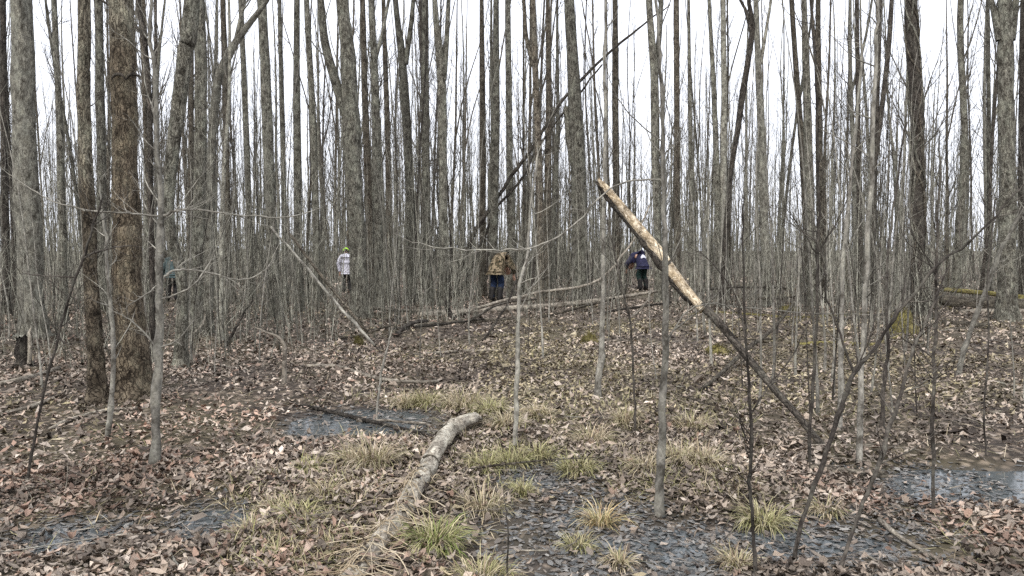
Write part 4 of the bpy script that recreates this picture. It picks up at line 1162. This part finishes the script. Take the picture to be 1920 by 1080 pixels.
# random sticks on the ground
G_ST = 'loose sticks scattered over the litter'
STK = []; STL = []
for k in range(10):
    L = rng.uniform(.35, 1.3); P, R = grow(np.zeros((1, 3)), np.array([[1., 0, 0]]), np.array([L]), np.array([rng.uniform(.005, .014)]), 9, 0, .35)
    P[:, :, 2] *= .25
    b = MB(); b.tube(P, R, 6)
    pos, tan, rr = pick(P, R, 3, .2, .9)
    TP, TR = grow(pos, side_dirs(tan, .7) * [1, 1, .3], L * rng.uniform(.15, .4, 3), rr * .6, 5, 0, .3)
    b.tube(TP, TR, 4)
    STL.append(L); STK.append(b.mesh('fallen_stick', M[['dead_wood', 'bark_thin', 'bark_brown', 'dead_wood', 'bark_thin_dark'][k % 5]]))
cnt = 0
while cnt < 190:
    y = 3.4 + 17 * rng.random() ** 1.4; a = rng.uniform(-.62, .62); x = y * math.tan(a)
    if pool_field(x, y) > .05 and rng.random() < .8: continue
    k = int(rng.integers(0, 10)); o = link('fallen_stick', STK[k])
    s = rng.uniform(.6, 1.1) * (1 + .3 * (y > 9)); o.location = (x, y, float(hgt(x, y)) + .02); o.scale = (s, s, s)
    o.rotation_euler = (rng.uniform(-.1, .1), rng.uniform(-.12, .12), rng.uniform(0, 6.28))
    tag(o, f"{['bleached', 'tan', 'brown', 'bleached', 'dark'][k % 5]} {'long' if STL[k] * s > .85 else 'short'} loose stick on the leaves near {landmark(x, y, True)}", 'stick', G_ST); cnt += 1

# ------------------------------------------------------------------ grass and sedge
def blades(b, base, N, spread, length, width, col, lean=.5, droop=.6):
    """N ribbon blades round base points (k,3)"""
    m = 5
    base = np.atleast_2d(base); k = rng.integers(0, len(base), N)
    a = rng.uniform(0, 6.283, N); rr = spread * np.sqrt(rng.random(N))
    S = base[k] + np.stack([np.cos(a) * rr, np.sin(a) * rr, np.zeros(N)], -1)
    S[:, 2] = hgt(S[:, 0], S[:, 1]) - .01 if len(base) > 1 else S[:, 2]
    L = length * rng.uniform(.45, 1.1, N); a2 = a + rng.normal(0, .7, N)
    ln = np.abs(rng.normal(lean, .3, N)); dr = droop * rng.uniform(.3, 1.5, N)
    t = np.linspace(0, 1, m)
    ang = ln[:, None] + dr[:, None] * 1.5 * t[None] ** 1.3
    seg = L[:, None] / (m - 1)
    dx = np.concatenate([np.zeros((N, 1)), np.cumsum(np.sin(ang[:, :-1]) * seg, 1)], 1)
    dz = np.concatenate([np.zeros((N, 1)), np.cumsum(np.cos(ang[:, :-1]) * seg, 1)], 1)
    P = S[:, None] + np.stack([np.cos(a2)[:, None] * dx, np.sin(a2)[:, None] * dx, dz], -1)
    gz = (hgt(P[:, :, 0], P[:, :, 1]) + .006) if len(base) > 1 else S[:, 2:3] * 0 + S[:, 2:3] - .0
    P[:, :, 2] = np.maximum(P[:, :, 2], gz)
    wv = np.array([1, 1, .85, .55, .08])[None] * width * rng.uniform(.6, 1.3, (N, 1))
    tw = rng.uniform(-.6, .6, (N, 1)) * t[None]
    sd = np.stack([-np.sin(a2)[:, None] * np.cos(tw), np.cos(a2)[:, None] * np.cos(tw), np.sin(tw)], -1)
    V = np.stack([P - sd * wv[..., None], P + sd * wv[..., None]], 2)
    i = np.arange(m - 1)
    q = np.stack([i * 2, i * 2 + 1, i * 2 + 3, i * 2 + 2], -1)
    Q = (q[None] + (np.arange(N) * m * 2)[:, None, None]).reshape(-1, 4)
    col = np.asarray(col, float)
    c = col[rng.integers(0, len(col), N)] * rng.uniform(.7, 1.25, (N, 1))
    b.add(V, Q, None, None, np.repeat(c, m * 2, 0))

STRAW = [(.42, .355, .24), (.36, .295, .195), (.48, .42, .31), (.30, .27, .16), (.27, .255, .13), (.22, .17, .115)]
OLIVE = [(.32, .305, .15), (.25, .245, .10), (.39, .36, .21), (.33, .29, .17), (.25, .25, .12), (.19, .16, .095)]
GREEN = [(.15, .20, .05), (.21, .25, .08), (.30, .30, .13), (.12, .16, .04)]
G_TUFT = 'dead sedge tufts on the wet ground'
def tuft(px, py, wpx, hpx, label=None, col=STRAW, N=None, own=False):
    g = G(px, py); r = .5 * wpx * g[1] / F; L = hpx * g[1] / F * 1.5
    b = MB(); N = int((N or np.clip(90 + r * 600, 90, 260)) * 1.9)
    blades(b, np.zeros((1, 3)), N, r * .7, L * 1.15, .0026, col, .55, 1.75)
    me = b.mesh('sedge_tuft', M['grass'], True)
    o = link('sedge_tuft', me); o.location = g - np.array([0, 0, .015])
    tag(o, label or f"{'straw-coloured' if col is STRAW else 'olive'} drooping {'broad' if wpx > 65 else 'small'} sedge tuft near {landmark(g[0], g[1], True)}", 'grass tuft', None if own else G_TUFT)
TUFTS = [(955, 872, 90, 38), (905, 880, 60, 34), (1010, 860, 60, 34), (1110, 832, 70, 36), (1085, 884, 80, 34), (1280, 868, 90, 40), (1215, 884, 70, 34),
         (1320, 872, 70, 38), (978, 928, 46, 30), (905, 960, 70, 44), (1430, 985, 80, 46), (700, 872, 90, 50), (660, 872, 50, 38), (870, 762, 90, 34),
         (800, 760, 60, 30), (920, 775, 70, 30), (560, 970, 80, 34), (610, 930, 60, 30), (520, 960, 60, 32), (1175, 790, 60, 28), (950, 800, 60, 30),
         (1160, 1060, 40, 34), (1380, 1060, 60, 34), (760, 760, 50, 26), (580, 880, 60, 26), (1550, 960, 60, 26), (470, 1000, 60, 30), (1010, 780, 60, 26), (1300, 800, 70, 26)]
for t in TUFTS: tuft(*t, col=STRAW if rng.random() < .62 else OLIVE)
tuft(815, 1022, 100, 52, 'fresh green sedge tuft beside the buried half of the log', GREEN + OLIVE, 240, True)
tuft(1125, 985, 40, 46, 'lone orange-straw sedge tuft standing in the leafy pool', [(.42, .32, .17), (.36, .26, .14), (.46, .40, .26), (.28, .26, .12)], 110, True)
tuft(1085, 1030, 60, 32, 'low olive sedge tuft sprawling in the leafy pool', OLIVE, 110, True)
tuft(905, 1085, 150, 40, 'wide olive sedge tuft at the near edge of the leafy pool', OLIVE + STRAW, 240, True)

# thin ground grass as one mass (olive flush across the clearing, straw round the log)
b = MB()
def zone(px0, px1, py0, py1, n):
    o = []
    while len(o) < n:
        px, py = rng.uniform(px0, px1), rng.uniform(py0, py1); g = G(px, py)
        if pool_field(g[0], g[1]) < .04: o.append(g)
    return np.array(o)
z = zone(950, 1780, 585, 790, 1100); blades(b, z, 3600, .10, .13, .0028, OLIVE + STRAW, .7, .9)
z = zone(430, 690, 890, 1080, 200); blades(b, z, 1500, .08, .14, .0025, OLIVE + STRAW, .6, .9)
z = zone(0, 1900, 560, 1080, 1200); blades(b, z, 4200, .12, .17, .0022, STRAW, 1.15, .6)
z = zone(640, 1420, 740, 940, 500); blades(b, z, 3800, .10, .17, .0022, STRAW + OLIVE, .8, 1.0)
tag(b.obj('ground_grass', M['grass']), 'sparse olive and straw grass blades through the litter', 'grass', kind='stuff')

# dry grass thatch over the buried half of the log
b = MB()
i0 = int(len(LP) * .58)
for i in range(i0, len(LP)):
    p = LP[i] + lg; t = LP[i] - LP[i - 1]; t /= np.linalg.norm(t); u = np.cross(t, [0, 0, 1]); u /= np.linalg.norm(u)
    for k in range(int(3 + 5 * (i - i0) / (len(LP) - i0))):
        a = rng.normal(0, .75) + (math.pi if rng.random() < .5 else 0)
        d = u * math.cos(a) + t * math.sin(a); L = rng.uniform(.08, .34)
        s0 = p + u * rng.normal(0, LR[i] * .5) + t * rng.normal(0, .08)
        tt = np.linspace(0, 1, 7)[:, None]
        q = s0 + d * L * tt + np.cross(d, [0, 0, 1]) * rng.normal(0, .12) * L * tt ** 2
        off = (q - p) @ u                                     # ride over the log, then hang to the ground
        zt = p[2] + np.sqrt(np.maximum(LR[i] ** 2 - off ** 2, 0)) * 1.02
        gz = hgt(q[:, 0], q[:, 1]) + rng.uniform(.005, .05)
        q[:, 2] = np.where(np.abs(off) < LR[i], np.maximum(zt, gz), gz) + rng.uniform(0, .02) + .05 * rng.random() * np.sin(tt[:, 0] * math.pi)
        q[1:-1, 2] = (q[:-2, 2] + q[1:-1, 2] * 2 + q[2:, 2]) / 4
        c = np.array([[(.48, .41, .29), (.40, .33, .23), (.54, .47, .35), (.3, .24, .16)][int(rng.integers(0, 4))]]) * rng.uniform(.75, 1.15)
        b.tube(q[None], np.full((1, 7), rng.uniform(.0015, .004)), 3, col=c)
o = b.obj('dry_grass', M['grass']); tag(o, 'dry straw thatch draped over the buried half of the log', 'grass', kind='stuff')

# ------------------------------------------------------------------ leaf litter
PAL = np.array([(.42, .34, .27), (.35, .29, .235), (.27, .225, .185), (.19, .155, .128), (.10, .08, .067), (.54, .465, .39), (.40, .33, .265), (.31, .265, .22)])
RED = np.array([(.37, .255, .195), (.43, .32, .25), (.32, .22, .17), (.44, .34, .275)])
TANO = np.array([(.39, .33, .215), (.31, .27, .165), (.46, .40, .28), (.25, .21, .135)])
WETC = np.array([(.095, .099, .097), (.13, .132, .128), (.17, .167, .158), (.055, .056, .055), (.24, .23, .21), (.15, .13, .11), (.2, .17, .14)])
red_c = [G(150, 925), G(60, 900), G(490, 790), G(300, 810), G(360, 770), G(230, 880), G(640, 1060), G(1700, 950), G(1850, 1010)]
def leaf_cols(x, y, wet):
    N = len(x)
    c = PAL[rng.integers(0, len(PAL), N)]
    px = 960 + F * x / y
    rw = np.zeros(N)
    for g in red_c: rw = np.maximum(rw, np.exp(-(((x - g[0]) / .5) ** 2 + ((y - g[1]) / .5) ** 2)))
    m = rng.random(N) < rw * .6 + .1 * (x < -.8); c[m] = RED[rng.integers(0, len(RED), m.sum())]
    ol = np.clip(vnoise(x / 2.2, y / 2.2, 21) * .6 + np.where((x > -.3) & (y > 7) & (y < 17), .4, -.15), 0, .8)
    m = rng.random(N) < ol; c[m] = TANO[rng.integers(0, len(TANO), m.sum())]
    dk = np.clip(.5 + .45 * vnoise(x / .9, y / .9, 33) + .45 * vnoise(x / .3, y / .3, 34), 0, 1)
    c = c * (.42 + .85 * dk)[:, None]
    m = wet > rng.random(N); c[m] = WETC[rng.integers(0, len(WETC), m.sum())]
    return c * rng.uniform(.75, 1.55, (N, 1))

LT = np.array([[0, -.52, 0], [-.19, -.2, 0], [.19, -.2, 0], [0, -.17, 0], [-.17, .18, 0], [.17, .18, 0], [0, .54, 0], [0, .16, 0]])
LQ = np.array([[0, 2, 3, 1], [1, 3, 7, 4], [3, 2, 5, 7], [7, 5, 6, 4]])
LT2 = np.array([[0, -.5, 0], [-.22, -.02, 0], [.22, .02, 0], [0, .03, 0], [0, .53, 0]])
LQ2 = np.array([[0, 2, 3, 1], [1, 3, 2, 4]])
def rot_from(nrm, yaw):
    N = len(nrm)
    nrm = nrm / np.linalg.norm(nrm, axis=1, keepdims=True)
    a = np.stack([np.cos(yaw), np.sin(yaw), np.zeros(N)], -1)
    a -= nrm * (a * nrm).sum(1, keepdims=True); a /= np.linalg.norm(a, axis=1, keepdims=True)
    return np.stack([a, np.cross(nrm, a), nrm], -1)            # columns
def leaves(b, x, y, size, wet, curl=1.0, z=None, near=True):
    N = len(x)
    T_, Q_ = (LT, LQ) if near else (LT2, LQ2); K = len(T_)
    tilt = np.where(wet > .5, .15, .34)
    nrm = np.stack([rng.normal(0, 1, N) * tilt, rng.normal(0, 1, N) * tilt, np.ones(N)], -1)
    Rm = rot_from(nrm, rng.uniform(0, 6.283, N))
    V = np.repeat(T_[None], N, 0) * rng.uniform(.8, 1.2, (N, 1, 3))
    V[:, :, :2] += rng.normal(0, .045, (N, K, 2))
    cu = np.where(wet > .5, .25, 1.0) * curl
    k1 = rng.normal(.5, 1.0, N) * cu; k2 = rng.normal(.3, .6, N) * cu
    V[:, :, 2] = k1[:, None] * V[:, :, 0] ** 2 * 3 + k2[:, None] * V[:, :, 1] ** 2 + rng.normal(0, .05, (N, K)) * cu[:, None]
    V *= size[:, None, None]
    W = np.einsum('nij,nkj->nki', Rm, V)
    hz = np.maximum(hgt(x, y), WATER) if z is None else z
    lift = rng.uniform(.002, .035, N) * np.where(wet > .5, .25, 1)
    W[:, :, 0] += x[:, None]; W[:, :, 1] += y[:, None]; W[:, :, 2] += (hz + lift + .1 * size * (wet <= .5))[:, None]
    Q = (Q_[None] + (np.arange(N) * K)[:, None, None]).reshape(-1, 4)
    b.add(W, Q, None, V.reshape(-1, 3) * 8 + rng.uniform(0, 60, (N, 1, 3)).repeat(K, 1).reshape(-1, 3), np.repeat(leaf_cols(x, y, (wet > .5) * 1.0), K, 0))

DAMP = [(-2.4, 4.2, .9, .6, .75), (.6, 4.3, 1.3, 1.0, .8), (2.2, 4.6, 1.2, .7, .7), (-1.5, 7.2, 1.2, .8, .6), (3.2, 5.6, 1.1, .6, .7), (.4, 5.9, 1.0, .6, .45)]   # sodden ground round the pools
def scatter(N, r0, r1, amax=.66):
    r = np.sqrt(rng.uniform(r0 ** 2, r1 ** 2, N)); a = rng.uniform(-amax, amax, N)
    return r * np.sin(a), r * np.cos(a)
dry, wetb = MB(), MB()
for N, r0, r1, s0, s1 in ((42000, 3.2, 6.5, .024, .068), (42000, 6.5, 13, .03, .08), (24000, 13, 24, .06, .11), (11000, 24, 45, .10, .18)):
    x, y = scatter(N, r0, r1)
    h = hgt(x, y)
    mud = vnoise(x / .45, y / .45, 41) * .5 + vnoise(x / 1.3, y / 1.3, 42) * .7
    dz = sum(np.exp(-(((x - cx) / rx) ** 2 + ((y - cy) / ry) ** 2)) * a for cx, cy, rx, ry, a in DAMP)
    damp = np.clip((WATER + .030 + .016 * mud - h) / .035 + dz * (.75 + .5 * mud), 0, .95)
    w1 = (damp > rng.random(N)) * 1.0
    keep = ~((h < WATER - .004) & (rng.random(N) < .28 + .3 * (mud > .1) + .35 * (x > 2.3))) & ~((mud > .38) & (rng.random(N) < .5) & (r0 < 13))
    x, y, w1 = x[keep], y[keep], w1[keep]
    sz = rng.uniform(s0, s1, len(x)) * rng.choice([.6, .8, 1, 1, 1.35], len(x))
    m = w1 > .5
    leaves(dry, x[~m], y[~m], sz[~m], w1[~m], near=r0 < 6); leaves(wetb, x[m], y[m], sz[m], w1[m], near=r0 < 6)
ii = rng.integers(i0 + 4, len(LP), 110)                    # leaves caught on the log
lx = LP[ii, 0] + lg[0] + rng.normal(0, .06, 110); ly = LP[ii, 1] + lg[1] + rng.normal(0, .06, 110)
dist = np.hypot(lx - LP[ii, 0] - lg[0], ly - LP[ii, 1] - lg[1])
lz = np.maximum(LP[ii, 2] + lg[2] + np.sqrt(np.maximum(LR[ii] ** 2 - dist ** 2, 0)), hgt(lx, ly))
leaves(dry, lx, ly, rng.uniform(.04, .08, 110), np.zeros(110), z=lz - .01)
tag(dry.obj('leaf_litter', M['leaf_dry']), 'dry brown fallen leaves carpeting the ground', 'leaf litter', kind='stuff')
tag(wetb.obj('wet_leaves', M['leaf_wet']), 'dark soaked leaves lying flat in the shallow pools', 'leaf litter', kind='stuff')

# the largest leaves of the foreground, each one a piece of the ground
def leaf_shape(k):
    n = 13
    t = np.linspace(0, 1, n)
    base = np.sin(np.pi * t ** .8) ** .8
    lob = 1 + (.35 if k % 2 else .1) * np.sin(t * (15 + 3 * (k % 3)))
    wd = .3 * base * lob
    yv = t - .5
    k1, k2 = rng.normal(1.2, .9), rng.normal(.5, .6)
    zf = lambda xx, yy: k1 * xx ** 2 * 2 + k2 * yy ** 2 + .05 * math.sin(9 * yy + k)
    V = []
    for i in range(n):
        for sx in (-1, 0, 1):
            xx = sx * wd[i]; V.append((xx, yv[i], zf(xx, yv[i]) + (-.02 if sx == 0 else 0) + rng.normal(0, .012)))
    q = []
    for i in range(n - 1):
        a = i * 3; q += [(a, a + 1, a + 4, a + 3), (a + 1, a + 2, a + 5, a + 4)]
    V = np.array(V)
    b = MB(); c = (np.vstack([PAL[[0, 1, 2, 5, 6, 7]], RED[:2]]))[k % 8] * .95
    b.add(V, q, None, V * 8 + k * 5, c)
    s = np.array([[0, -.5, 0], [.02, -.62, .02], [.03, -.75, .05]]); b.tube(s[None], np.array([[.012, .01, .006]]), 4, col=c[None] * .6)
    return b.mesh('leaf', M['leaf_dry'])
LSH = [leaf_shape(k) for k in range(16)]
x, y = scatter(900, 3.4, 7.0, .6)
ok = pool_field(x, y) < .055
for xx, yy in list(zip(x[ok], y[ok]))[:290]:
    o = link('leaf', LSH[int(rng.integers(0, 16))], ground)
    s = rng.uniform(.045, .085)
    o.location = (xx, yy, float(hgt(xx, yy)) + .03); o.scale = (s, s, s)
    o.rotation_euler = (rng.normal(0, .35), rng.normal(0, .35), rng.uniform(0, 6.28))

# fine twig litter
b = MB()
x, y = scatter(4200, 3.2, 22)
d = np.stack([rng.normal(0, 1, 4200), rng.normal(0, 1, 4200), np.abs(rng.normal(0, .22, 4200))], -1); d /= np.linalg.norm(d, axis=1, keepdims=True)
P, R = grow(np.stack([x, y, np.maximum(hgt(x, y), WATER) + .012], -1), d, rng.uniform(.08, .4, 4200), rng.uniform(.0015, .005, 4200), 4, 0, .3)
b.tube(P, R, 3, col=rng.uniform(.5, 1.5, (4200, 1)) * np.ones((1, 3)))
tag(b.obj('twig_litter', M['dead_wood']), 'fine broken twigs strewn through the fallen leaves', 'twigs', kind='stuff')
